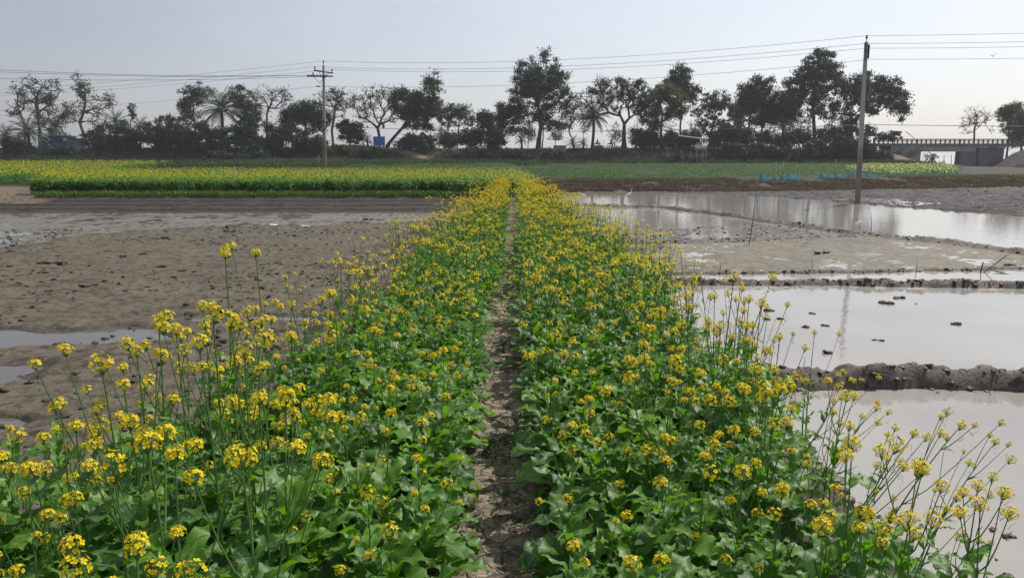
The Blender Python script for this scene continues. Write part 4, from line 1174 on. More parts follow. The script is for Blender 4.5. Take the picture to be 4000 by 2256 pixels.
def insulator(parent, p):
    o = MB().tube([(0, 0, 0), (0, 0, .06), (0, 0, .08), (0, 0, .14), (0, 0, .16), (0, 0, .22)], [.02, .02, .06, .055, .035, .04], 8).build('insulator', M_steel, parent)
    o.location = p; return o
att = {}
def dress(t, loc, h, lx, both):
    base = np.array([loc[0], loc[1], hz1(*loc)])
    # top pin
    MB().tube([(lx, 0, h - .25), (lx, 0, h + .12)], .018, 6).build('pin', M_steel, t)
    insulator(t, (lx, 0, h + .10))
    att[(t.name, 'top')] = base + [lx, 0, h + .30]
    hz_arm = h - .42
    L_ = .95
    a = np.array([perp[0] * L_, perp[1] * L_]); ang = math.atan2(perp[1], perp[0])
    MB().box((lx * .95, 0, hz_arm), (2 * L_, .09, .09), rz=ang).build('crossarm', M_steel, t)
    for s_ in (1, -1):
        e_ = (lx * .95 + a[0] * s_ * .93, a[1] * s_ * .93, hz_arm + .045)
        insulator(t, e_)
        att[(t.name, s_)] = base + [e_[0], e_[1], e_[2] + .2]
        MB().tube([(lx * .95 + a[0] * s_ * .55, a[1] * s_ * .55, hz_arm - .04), (lx * .9, 0, hz_arm - .55)], .018, 4).build('brace', M_steel, t)
    return base
bR = dress(tR, PR, hR, topR.x - PR[0], True)
bL = dress(tL, PL, hL, topL.x - PL[0], True)
lxr = topR.x - PR[0]
MB().tube([(.9 * lxr + .10, -.06, hR * .90), (lxr + .12, -.06, hR * .985)], .05, 5).build('bracket', M_steel, tR)
# lower wooden-looking arm with a row of shackles on the left pole
zl = P(1264, 299, PL[1]).z - bL[2]
MB().box((.06, -.14, zl), (1.78, .08, .09)).build('crossarm', M_steel, tL)
for i in range(7):
    q_ = MB().tube([(0, 0, -.07), (0, 0, -.02), (0, 0, .02), (0, 0, .07)], [.03, .055, .055, .03], 6).build('shackle', M_steel, tL); q_.location = (-.75 + i * .21, -.2, zl + .04)
for s_ in (-1, 1):
    MB().tube([(s_ * .4, -.14, zl - .03), (.02, -.1, zl - .45)], .015, 4).build('brace', M_steel, tL)
insulator(tL, (-.42, -.14, zl + .05))
zw = P(1262, 338, PL[1]).z - bL[2]
MB().box((-.1, -.1, zw), (.25, .06, .08)).build('bracket', M_steel, tL)
zc_ = P(1277, 492, PL[1]).z - bL[2]
cc = MB()
for j in range(5):
    a_ = np.linspace(0, 2 * math.pi, 25); rr = .30 + .02 * math.sin(j * 2.1)
    cc.tube(np.stack([.08 + rr * np.cos(a_), np.full(25, -.20 - .02 * j), zc_ + (rr + .02) * np.sin(a_)], -1), .022, 5, cap=False)
tag(cc.build('cable_coil', M_black), 'black cable coil hung on the left concrete pole', 'cable coil').location = tuple(bL)
MB().tube([(.14, .02, -.2), (.17, .02, zc_ * .5), (.10, .02, zc_)], .03, 6).build('down_pipe', M_black, tL)

def wire(p0, p1, sag, label, rad=.0085, n=28, group='wires of the power line'):
    p0 = np.array(p0, float); p1 = np.array(p1, float); t = np.linspace(0, 1, n)[:, None]
    pts = p0 + (p1 - p0) * t; pts[:, 2] -= (4 * sag * t * (1 - t))[:, 0]
    tag(MB().tube(pts, rad, 4, cap=False).build('power_line', M_wire), label, 'power line', group)
R2 = np.array([48.8, 21.5]); L2 = np.array([-62, 80.])
nmR, nmL = tR.name, tL.name
zt = {'top': 0.0, 1: 0, -1: 0}
nm_ = {'top': 'uppermost wire', 1: 'nearer crossarm wire', -1: 'farther crossarm wire'}
for k in ('top', 1, -1):
    a_, b_ = att[(nmL, k)], att[(nmR, k)]
    wire(a_, b_, .55, '%s hanging between the two concrete poles' % nm_[k])
    off = b_[:2] - np.array(PR)
    wire(b_, [R2[0] + off[0], R2[1] + off[1], b_[2]], .55, '%s running from the right pole out of the picture' % nm_[k])
    off = a_[:2] - np.array(PL)
    wire(a_, [L2[0] + off[0], L2[1] + off[1], a_[2] + .1], .35, '%s running left from the crossarm pole over the trees' % nm_[k])
lowL = np.array([PL[0] - .1, PL[1] - .1, P(1262, 338, PL[1]).z]); lowR = np.array([PR[0] + .05, PR[1] - .12, P(3370, 233, PR[1]).z])
wire(lowL, lowR, .5, 'lower single wire between the two concrete poles, under the other three')
wire(lowR, [R2[0], R2[1], lowR[2]], .5, 'lower single wire running right from the right pole')
wire(lowL, [L2[0], L2[1], lowL[2] - .3], .4, 'lower single wire running left behind the bare trees')
z2R = P(3362, 487, PR[1]).z
wire([PR[0], PR[1] - .15, z2R], [R2[0], R2[1], z2R - .2], .25, 'lone cable low on the right pole running right over the bridge', .014)
wire([PR[0], PR[1] - .15, z2R], [PL[0], PL[1] - .2, bL[2] + zc_], .35, 'lone cable strung low in front of the trees between the poles', .014)
for i, (y0_, dz) in enumerate(((258, 0), (266, 0), (292, 0))):
    e_ = P(0, y0_, 46.5); s_ = np.array([PL[0] - .75 + .1 * i, PL[1] - .2, bL[2] + zl + (.05 if i < 2 else -.02)])
    d_ = (np.array(e_) - s_); e2 = s_ + d_ * 1.35
    wire(s_, e2, .30, ['uppermost wire from the lower crossarm to the left edge', 'second wire from the lower crossarm to the left edge', 'lowest wire from the lower crossarm to the left edge'][i], .011, group='wires from the lower crossarm')
e_ = P(1400, 440, 118)
wire([PL[0], PL[1], bL[2] + zl - .45], e_, 1.0, 'thin service wire dropping from the left pole to the trees', .010)

# ------------------------------------------------------------------ trees
def orient(r, n, size, asp=.55, flat=0.0):
    a = r.normal(0, 1, (n, 3)); a[:, 2] *= (1 - flat); a /= np.linalg.norm(a, axis=1)[:, None]
    b = r.normal(0, 1, (n, 3)); b[:, 2] *= (1 - flat); b = b - a * (a * b).sum(1)[:, None]; b /= np.linalg.norm(b, axis=1)[:, None]
    s_ = size * r.uniform(.6, 1.3, n)[:, None]
    return a * s_ * .5, b * s_ * .5 * asp
def leaf_quads(mb, c, r, size, asp=.6, flat=0.0):
    a, b = orient(r, len(c), size, asp, flat)
    v = np.stack([c - a, c + b - a * .1, c + a, c - b + a * .1], 1).reshape(-1, 3)
    mb.add(v, np.arange(len(v)).reshape(-1, 4))
def tree(base, blobs, Y_, label, leaf=M_mid, bark=M_bark, K=90, n=5000, lsize=.34, clump=.85, tr=.32, fork=.35, name='tree', group=None, flat=0.0, seed=1, bare=0, via=None, twig=.035, stems=1, asp=.6, shell=0.0, depth=.8):
    """blobs: (px, py, rx, ry[, weight]) give the crown's lobes at distance Y_"""
    r = np.random.default_rng(seed)
    k = Y_ / F * 1.02
    bp = P(base[0], base[1], Y_); bz = min(hz1(bp.x, Y_), bp.z + .5)
    root = empty(name, (bp.x, Y_, bz)); tag(root, label, 'palm' if name == 'palm' else ('shrub' if name == 'shrub' else 'tree'), group)
    o0 = np.array([bp.x, Y_, bz])
    B = []
    for b in blobs:
        c = P(b[0], b[1], Y_); B.append((np.array([c.x, Y_, c.z]) - o0, b[2] * k * 1.14, b[3] * k * 1.12, (b[4] if len(b) > 4 else 1.0) * b[2] * b[3]))
    wts = np.array([b[3] for b in B]); wts = wts / wts.sum()
    att_ = []
    for i in r.choice(len(B), K, p=wts):
        c, rx, ry, _ = B[i]
        d = r.normal(0, 1, 3); d /= np.linalg.norm(d); q = max(shell, r.random() ** .42)
        p = c + d * q * np.array([rx, min(rx, ry) * depth, ry]) * .93
        att_.append(p)
    att_ = np.array(att_)
    cc_ = (np.array([b[0] for b in B]) * wts[:, None]).sum(0)
    hmin = att_[:, 2].min()
    fz = max(.15 * cc_[2], min(hmin * 1.02, cc_[2] * fork * 2)) if via is None else None
    nodes = [np.zeros(3)]; par = [-1]
    if via is None:
        fk = np.array([cc_[0] * .35, 0, fz]); nt_ = 4
        for i in range(1, nt_ + 1):
            q = i / nt_; nodes.append(fk * q + r.normal(0, .06, 3) * (q < 1) * fz * .12); par.append(i - 1)
        # leader
        top = cc_ + [0, 0, .35 * (att_[:, 2].max() - cc_[2])]
        for i in range(1, 5):
            q = i / 4; nodes.append(fk * (1 - q) + top * q * np.array([1, 1, 1]) + r.normal(0, .12, 3)); par.append(len(nodes) - 2)
    else:
        for (vx, vy) in via:
            c = P(vx, vy, Y_); nodes.append(np.array([c.x, Y_, c.z]) - o0); par.append(len(nodes) - 2)
    N0 = len(nodes)
    order = np.argsort(np.linalg.norm(att_ - nodes[-1 if via is not None else 4], axis=1))
    plen = [0.0]
    for i in range(1, N0): plen.append(plen[par[i]] + np.linalg.norm(nodes[i] - nodes[par[i]]))
    tips = []
    for ai in order:
        p = att_[ai]; nd = np.array(nodes); dist = np.linalg.norm(nd - p, axis=1)
        cost = dist + .25 * np.array(plen) + 3.0 * np.maximum(0, nd[:, 2] - p[2]) * .3
        cost[:min(3, N0)] += 4 if stems == 1 else 0
        j = int(np.argmin(cost)); q0 = nodes[j]; L_ = dist[j]
        m_ = max(1, int(L_ / .9)); prev = j
        for s_ in range(1, m_ + 1):
            q = s_ / m_
            pt = q0 * (1 - q) + p * q; pt = pt + np.array([0, 0, .16 * L_ * math.sin(q * math.pi)]) + r.normal(0, .07 * L_ / m_ + .02, 3) * (q < 1)
            nodes.append(pt); par.append(prev); plen.append(plen[prev] + L_ / m_); prev = len(nodes) - 1
        tips.append(prev)
    nodes = np.array(nodes); nn = len(nodes)
    if bare:                                                     # fine bare twigs
        add_n, add_p = [], []
        ext = list(r.choice(np.arange(N0, nn), min(nn - N0, bare))) + tips
        for j in ext:
            for _ in range(2):
                d = r.normal(0, 1, 3); d[1] *= .6; d[2] = abs(d[2]) * .8 + .1; d /= np.linalg.norm(d); L_ = r.uniform(.35, 1.0)
                m1 = nodes[j] + d * L_ * .5; m2 = m1 + (d + r.normal(0, .4, 3)) * L_ * .5
                add_n += [m1, m2]; add_p += [j, nn + len(add_n) - 2]; tips.append(nn + len(add_n) - 1)
        nodes = np.concatenate([nodes, add_n]); par = par + add_p; nn = len(nodes)
    w = np.zeros(nn)
    child = np.zeros(nn, int)
    for i in range(1, nn): child[par[i]] += 1
    for i in range(nn - 1, -1, -1):
        if child[i] == 0: w[i] += twig ** 2.3
        if par[i] >= 0: w[par[i]] += w[i]
    rad = w ** (1 / 2.3)
    rad = np.clip(rad * tr / max(rad[0], 1e-6) if rad[0] > tr else rad, twig * .55, None)
    rad[0] = max(rad[0], tr) * 1.25; rad[1] = max(rad[1], tr * .95)
    for i in range(2, min(N0, 4)): rad[i] = max(rad[i], tr * .75)
    mb = MB()
    pa = np.array(par); i1 = np.arange(1, nn); A_, B_ = nodes[pa[1:]], nodes[i1]
    d = B_ - A_; ln = np.linalg.norm(d, axis=1)[:, None] + 1e-9; d = d / ln
    up = np.where(np.abs(d[:, 2:3]) < .9, [[0, 0, 1.]], [[1., 0, 0]]); x = np.cross(d, up); x /= np.linalg.norm(x, axis=1)[:, None]; y = np.cross(d, x)
    ra = np.minimum(rad[pa[1:]], rad[i1] * 1.9)[:, None]; rb = rad[i1][:, None]; kk = 5; vs = []
    for (c_, rr) in ((A_ - d * ra * .2, ra), (B_, rb)):
        for j in range(kk):
            a_ = j * 2 * math.pi / kk; vs.append(c_ + rr * (math.cos(a_) * x + math.sin(a_) * y))
    v = np.stack(vs, 1).reshape(-1, 3); off = (np.arange(nn - 1) * 2 * kk)[:, None, None]
    f = np.array([[j, (j + 1) % kk, kk + (j + 1) % kk, kk + j] for j in range(kk)])[None] + off
    mb.add(v, f.reshape(-1, 4)); mb.build('trunk', bark, root)
    if n > 0:
        n = int(n * 1.9)
        tp_ = nodes[tips]; pick = r.integers(0, len(tp_), n)
        cs_ = clump * r.uniform(.55, 1.25, len(tp_))
        c_ = tp_[pick] + r.normal(0, .5, (n, 3)) * cs_[pick][:, None] * np.array([1, 1, .75])
        cm = MB(); leaf_quads(cm, c_, r, lsize, asp, flat); cm.build('crown', leaf, root, smooth=False)
    return root

def palm(base, top, Y_, rad_px, label, nfr=40, seed=1, tr=.17, group=None, m=M_palm, up=1.0, dead=0):
    r = np.random.default_rng(seed); k = Y_ / F
    bp = P(base[0], base[1], Y_); bz = min(hz1(bp.x, Y_), bp.z + .4); tpp = P(top[0], top[1], Y_)
    root = empty('palm', (bp.x, Y_, bz)); tag(root, label, 'palm', group)
    T = np.array([tpp.x - bp.x, 0, tpp.z - bz]); Rr = rad_px * k
    q = np.linspace(0, 1, 7)[:, None]
    MB().tube(T * q + np.array([.15, 0, 0]) * np.sin(q * 3.1), np.linspace(tr * 1.3, tr, 7), 8).build('trunk', M_bark, root)
    mb = MB()
    for i in range(nfr):
        a = i * 2.39996 + r.uniform(-.2, .2); e = R(80) - (i / nfr) ** .9 * R(115) * up + r.uniform(-.12, .12); L_ = Rr * r.uniform(.9, 1.12)
        m_ = 11; t_ = np.linspace(0, 1, m_); an = e - t_ ** 1.5 * R(62) * r.uniform(.7, 1.1)
        ds = L_ / (m_ - 1); rx = np.concatenate([[0], np.cumsum(np.cos(an[:-1]) * ds)]); rz_ = np.concatenate([[0], np.cumsum(np.sin(an[:-1]) * ds)])
        d = np.array([math.cos(a), math.sin(a), 0]); s_ = np.array([-d[1], d[0], 0])
        pts = T + rx[:, None] * d + rz_[:, None] * np.array([0, 0, 1])
        mb.tube(pts, np.linspace(.035, .01, m_), 3, 0, cap=False)
        for j in range(22):
            tq = .12 + .88 * j / 21; p = np.array([np.interp(tq, t_, pts[:, c]) for c in range(3)])
            tang = d * math.cos(np.interp(tq, t_, an)) + np.array([0, 0, math.sin(np.interp(tq, t_, an))])
            ll = Rr * .24 * (math.sin(min(1, tq * 1.15) * math.pi) * .75 + .28)
            for sg in (-1, 1):
                dd = tang * .75 + s_ * sg * .85 + np.array([0, 0, -.05 + r.uniform(-.2, .25)]); dd /= np.linalg.norm(dd)
                wv_ = np.cross(dd, [0, 0, 1.0]); wv_ = wv_ / (np.linalg.norm(wv_) + 1e-6) * Rr * .009 + np.array([0, 0, Rr * .006])
                e_ = p + dd * ll + np.array([0, 0, -.12 * ll])
                mb.add([p - wv_, p + wv_, e_ + wv_ * .3, e_ - wv_ * .3], [0, 1, 2, 3])
    mb.build('crown', m, root, smooth=False)
    return root
def shrub(px, base_y, Y_, blobs, label, n=1500, leaf=M_scrub, seed=1, lsize=.3, group='dark shrubs on the embankment', K=30, clump=.7):
    return tree((px, base_y), blobs, Y_, label, leaf, M_bark, K, n, lsize, clump, .07, .15, 'shrub', group, 0.0, seed, 0, None, .025, 3)
GT = None
# --- left part of the embankment
tree((158, 585), [(150, 400, 62, 62), (190, 370, 50, 60), (120, 340, 35, 45), (215, 420, 30, 50)], 130, 'big bare pale trunked tree at the far left, small leaves at its twig tips', M_dark, M_barkpale, 85, 900, .30, .45, .30, seed=11, bare=110, via=[(157, 540), (155, 500), (148, 440), (140, 380)])
tree((98, 580), [(70, 400, 32, 55), (95, 380, 25, 50), (50, 450, 25, 22)], 132, 'bare crooked tree leaning left at the very left edge', M_dark, M_barkpale, 42, 260, .30, .4, .22, seed=12, bare=50, via=[(98, 520), (92, 480), (78, 440)])
tree((258, 575), [(235, 470, 30, 45), (270, 440, 22, 40)], 134, 'slim bare tree between the two big bare ones on the left', M_mid, M_barkpale, 40, 500, .3, .5, .13, seed=13, bare=40, via=[(255, 530), (238, 500)])
tree((205, 580), [(190, 480, 45, 50), (215, 520, 35, 30)], 136, 'light green small leaved tree behind the big bare tree on the left', foliage_mat('pale_tree_leaf', (.05, .085, .035), (.10, .14, .05), (.12, .2, .04), .25), M_bark, 50, 1500, .26, .8, .15, seed=14)
tree((362, 622), [(345, 400, 38, 40), (320, 355, 30, 35), (380, 460, 30, 40), (285, 450, 25, 35), (415, 400, 30, 30), (300, 310, 14, 16), (320, 335, 12, 16)], 124, 'bare pale tree leaning left with a leafy tuft bent over at its top', M_mid, M_barkpale, 100, 1000, .28, .42, .24, seed=15, bare=90, via=[(345, 560), (325, 520), (312, 480), (325, 440), (334, 400), (330, 360)])
palm((112, 600), (108, 515), 122, 92, 'low broad date palm at the far left, in front of the bare trees', 34, 21, .22)
palm((20, 595), (22, 530), 124, 60, 'small date palm cut by the left edge', 26, 22, .2)
palm((452, 600), (452, 480), 126, 62, 'date palm rising left of the dark bush mass', 30, 23, .18)
palm((548, 600), (545, 498), 127, 55, 'smaller date palm right of the one by the bush mass', 28, 24, .18)
tree((515, 590), [(512, 420, 10, 14), (518, 450, 14, 18)], 129, 'thin tree with a little dark tuft sticking out above the small palms', M_dark, M_bark, 14, 260, .3, .4, .08, seed=16)
palm((868, 590), (864, 425), 128, 98, 'tallest date palm, its crown standing above the dark trees on the left', 52, 25, .24)
tree((770, 590), [(740, 400, 48, 60), (785, 370, 45, 42), (720, 440, 30, 35)], 131, 'airy small leaved tree left of the tall date palm', M_dark, M_bark, 90, 3600, .26, .75, .2, seed=17)
tree((955, 590), [(950, 410, 50, 60), (930, 370, 28, 35), (985, 440, 40, 50)], 131, 'green tree right behind the tall date palm', M_mid, M_bark, 80, 3800, .3, .8, .2, seed=18)
tree((1042, 580), [(1040, 390, 55, 55), (1080, 375, 45, 45), (1130, 385, 40, 30), (1010, 370, 30, 40)], 130, 'bare fine twigged tree between the tall palm and the dark domed tree', M_dark, M_bark, 75, 200, .25, .4, .18, seed=19, bare=160, via=[(1042, 500), (1042, 450), (1048, 420)])
tree((1200, 600), [(1180, 440, 78, 45), (1240, 470, 58, 40), (1130, 470, 40, 45)], 125, 'dark domed dense tree left of the crossarm pole', M_dark, M_bark, 110, 6500, .32, .9, .25, seed=20, flat=.3)
tree((1205, 600), [(1190, 410, 30, 15), (1150, 420, 25, 12)], 127, 'flat layered small tree top over the dark domed tree', M_mid, M_bark, 24, 600, .3, .6, .15, seed=21, flat=.5)
tree((1302, 600), [(1300, 395, 38, 42), (1330, 420, 25, 50), (1265, 400, 25, 35), (1320, 370, 30, 25)], 126, 'bare twisting tree right behind the crossarm pole', M_mid, M_barkpale, 75, 700, .26, .45, .22, seed=22, bare=80, via=[(1300, 550), (1296, 510), (1305, 460), (1308, 420)])
tree((1365, 580), [(1368, 515, 50, 42), (1350, 490, 25, 22), (1400, 520, 28, 35)], 124, 'round dark bushy tree right of the crossarm pole', M_dark, M_bark, 55, 3400, .32, .7, .15, seed=23)
tree((1482, 580), [(1420, 420, 60, 45), (1480, 385, 60, 45), (1540, 430, 40, 50), (1380, 400, 30, 30), (1450, 460, 50, 30)], 126, 'wide bare spreading tree above the blue board', M_mid, M_bark, 120, 1100, .27, .45, .26, seed=24, bare=150, via=[(1484, 550), (1480, 525), (1475, 500)])
tree((1512, 588), [(1590, 400, 62, 50), (1660, 400, 58, 60), (1690, 330, 28, 42), (1620, 440, 70, 35), (1700, 440, 40, 40), (1560, 370, 40, 32), (1640, 490, 50, 22)], 125, 'leafy tree leaning right with a pointed top, right of the blue board', M_mid, M_bark, 190, 9500, .32, .85, .34, seed=25, via=[(1520, 560), (1545, 530), (1572, 500), (1592, 465)])
tree((1752, 580), [(1745, 460, 32, 45), (1760, 430, 24, 28)], 128, 'slim tree with see-through crown, left of a pair', M_mid, M_bark, 40, 1100, .28, .6, .11, seed=26)
tree((1785, 580), [(1795, 460, 35, 40), (1830, 455, 28, 28), (1800, 430, 20, 22)], 128, 'slim tree with see-through crown, right of a pair', M_mid, M_bark, 45, 1000, .28, .6, .11, seed=27, bare=40)
tree((1880, 610), [(1880, 500, 52, 50), (1905, 460, 25, 30), (1840, 545, 50, 40), (1930, 550, 38, 42)], 121, 'dense dark bushy tree where the path meets the embankment, left of the tallest tree', M_dark, M_bark, 100, 6500, .33, .85, .2, seed=28)
tree((2102, 585), [(2110, 300, 92, 88), (2060, 340, 72, 70), (2170, 350, 60, 75), (1985, 430, 58, 48), (1960, 470, 45, 35), (2040, 440, 70, 50), (2150, 430, 75, 55), (2120, 220, 40, 28), (2190, 300, 35, 45), (2020, 500, 60, 28), (2170, 490, 55, 22)], 127, 'tallest broad tree with a rounded dense crown, in the middle of the skyline', M_dark, M_bark, 330, 17000, .30, .85, .42, seed=29, via=[(2106, 540), (2112, 500), (2108, 450), (2100, 400), (2108, 330)])
tree((2118, 585), [(2130, 470, 30, 40)], 128, 'slim second trunk standing right beside the tallest tree', M_dark, M_bark, 20, 400, .3, .6, .13, seed=30)
tree((2242, 580), [(2225, 440, 25, 45), (2250, 420, 30, 50), (2210, 480, 25, 25)], 129, 'thin sparse tree between the tallest tree and the middle palm', M_mid, M_bark, 45, 800, .27, .55, .12, seed=31, via=[(2235, 545), (2222, 510), (2235, 480)], bare=40)
tree((2278, 582), [(2285, 500, 22, 28), (2262, 470, 14, 22)], 128, 'small bare sapling left of the middle palm', M_dark, M_bark, 20, 60, .27, .4, .06, seed=32, bare=20)
palm((2312, 582), (2318, 455), 126, 74, 'date palm standing clear against the sky in front of the domed tree', 54, 33, .2)
tree((2438, 592), [(2400, 350, 65, 45), (2330, 380, 55, 50), (2470, 345, 60, 42), (2290, 430, 50, 40), (2500, 380, 45, 50), (2420, 400, 70, 40), (2530, 420, 40, 40), (2390, 315, 66, 20), (2350, 345, 50, 25), (2460, 320, 60, 20)], 124, 'wide umbrella shaped tree with bare limbs and thin lacy leaves right of the middle palm', M_mid, M_bark, 420, 9500, .24, .55, .46, seed=34, flat=.6, via=[(2438, 560), (2437, 535), (2438, 520)], shell=.55, twig=.03)
tree((2582, 582), [(2560, 390, 58, 50), (2610, 370, 60, 48), (2650, 410, 42, 45), (2520, 440, 40, 45), (2590, 450, 70, 38), (2540, 480, 40, 25)], 126, 'olive green dense rounded tree right of the umbrella shaped one', M_olive, M_bark, 170, 9000, .28, .85, .27, seed=35, flat=.3)
tree((2655, 582), [(2655, 300, 36, 46), (2625, 330, 30, 30), (2700, 370, 34, 36), (2670, 350, 36, 36)], 135, 'darker pointed tree rising behind the olive green one', M_dark, M_bark, 110, 5200, .32, .75, .22, seed=36)
tree((2512, 582), [(2500, 520, 30, 30), (2550, 510, 28, 28)], 122, 'little bush tree under the olive green tree', M_mid, M_bark, 30, 1300, .3, .6, .08, seed=37)
tree((2768, 585), [(2770, 400, 48, 40), (2810, 390, 42, 38), (2740, 440, 40, 35), (2830, 430, 50, 45), (2790, 470, 60, 35), (2740, 500, 30, 25), (2880, 450, 30, 50)], 126, 'open lacy tree right behind the stilt hut', M_mid, M_bark, 150, 4600, .27, .55, .25, seed=38, shell=.5)
tree((2850, 600), [(2850, 520, 55, 45), (2900, 540, 40, 40)], 121, 'dark low bushy tree right of the stilt hut', M_dark, M_bark, 60, 3400, .33, .85, .15, seed=39)
tree((2922, 585), [(2925, 380, 42, 55), (2960, 350, 35, 50), (2900, 430, 45, 45), (3000, 330, 20, 30)], 129, 'bushy tree with a feathery top, left one of the dark right group', M_dark, M_bark, 140, 6500, .30, .8, .2, seed=40)
tree((2962, 585), [(2990, 400, 45, 45), (3030, 420, 45, 45), (2990, 460, 60, 30)], 128, 'dark tree with a straight trunk, second in the right group', M_dark, M_bark, 110, 6500, .30, .85, .17, seed=41)
tree((3052, 585), [(3060, 400, 50, 45), (3095, 430, 45, 45), (3060, 455, 50, 30)], 127, 'dark tree left of the tallest one on the right', M_dark, M_bark, 110, 6000, .30, .85, .15, seed=42)
tree((3120, 590), [(3080, 500, 35, 28), (3130, 480, 40, 30), (3160, 510, 30, 22)], 122, 'many stemmed bare shrub tree with forked pale trunks under the right group', M_mid, M_barkpale, 50, 500, .26, .45, .14, seed=43, bare=60, via=[(3122, 570), (3112, 545)])
tree((3182, 588), [(3190, 260, 66, 62), (3230, 290, 55, 50), (3150, 300, 50, 48), (3110, 330, 45, 42), (3250, 340, 48, 48), (3190, 360, 75, 50), (3120, 380, 45, 40), (3215, 210, 40, 20), (3190, 430, 50, 35), (3240, 440, 35, 35)], 128, 'tall tree with a straight dark trunk and open rounded crown left of the right pole', M_dark, M_bark, 290, 12000, .30, .75, .34, seed=44, via=[(3182, 540), (3180, 480), (3176, 420), (3180, 350), (3190, 290)])
tree((3325, 592), [(3300, 340, 40, 38), (3340, 350, 45, 50), (3380, 330, 30, 35), (3290, 410, 42, 38), (3400, 400, 50, 48), (3470, 350, 48, 45), (3510, 400, 42, 45), (3530, 440, 28, 30), (3320, 470, 40, 28), (3390, 290, 16, 14), (3450, 320, 35, 25)], 126, 'broad spreading tree behind the right concrete pole, reaching out over the bridge', M_dark, M_bark, 260, 11000, .31, .8, .42, seed=45, via=[(3325, 550), (3326, 510), (3330, 470)])
tree((3350, 590), [(3390, 510, 35, 22), (3440, 535, 40, 14)], 124, 'low leafy branch tree beside the bridge rail', M_dark, M_bark, 35, 900, .30, .5, .12, seed=46)
tree((3495, 560), [(3500, 528, 26, 16), (3480, 540, 18, 10)], 126, 'small leafy shrub growing over the left end of the bridge rail', M_dark, M_bark, 18, 500, .30, .45, .06, seed=47)
tree((3808, 560), [(3800, 460, 52, 30), (3840, 470, 45, 32), (3770, 500, 35, 25), (3860, 510, 25, 20), (3810, 440, 40, 20)], 150, 'bare round crowned tree standing behind the bridge', M_dark, M_bark, 95, 80, .25, .3, .18, seed=48, bare=200, via=[(3806, 530), (3806, 505), (3812, 485)])
tree((3935, 585), [(3930, 450, 30, 32), (3960, 430, 30, 30), (3950, 490, 40, 35)], 138, 'leafy tree at the right end of the bridge, nearest the bare one', M_mid, M_bark, 90, 3600, .3, .7, .18, seed=49)
tree((3990, 590), [(3990, 470, 35, 45), (4010, 500, 45, 50), (3970, 540, 40, 30)], 132, 'green tree cut by the right edge of the picture', M_mid, M_bark, 90, 4200, .3, .8, .2, seed=50)
tree((4120, 590), [(4110, 440, 70, 60), (4160, 480, 60, 60)], 134, 'round tree just outside the right edge', M_dark, M_bark, 60, 2500, .4, .9, .25, seed=51)

for i, (px, ty, wd, lab) in enumerate([(1960, 510, 26, 'wispy sapling below the left lobe of the tallest tree'), (2062, 515, 24, 'wispy sapling just left of the tallest tree trunk'), (2168, 520, 24, 'wispy sapling right of the tallest tree, by the brick barrier'),
    (2400, 520, 26, 'wispy sapling between the right rider and the umbrella shaped tree'), (2480, 525, 28, 'wispy sapling just right of the umbrella shaped tree trunk'), (2545, 520, 26, 'wispy sapling left of the olive green tree trunk'),
    (2618, 520, 28, 'wispy sapling right of the olive green tree trunk'), (2710, 515, 26, 'wispy sapling behind the stilt hut roof'), (2895, 520, 26, 'wispy sapling at the left end of the dark right group'),
    (3012, 520, 28, 'wispy sapling among the straight trunks of the right group'), (3090, 525, 26, 'wispy sapling left of the forked pale trunks'), (3255, 515, 30, 'wispy sapling left of the broad tree by the bridge'), (1940, 520, 24, 'wispy sapling at the left foot of the tallest tree'), (1715, 530, 22, 'wispy sapling beside the sign board')]):
    tree((px, 585), [(px, ty, wd, 34), (px + 14, ty + 18, wd * .8, 20)], 140, lab, M_mid, M_bark, 34, 260, .26, .5, .07, seed=400 + i, bare=60, group='wispy saplings on the crest')

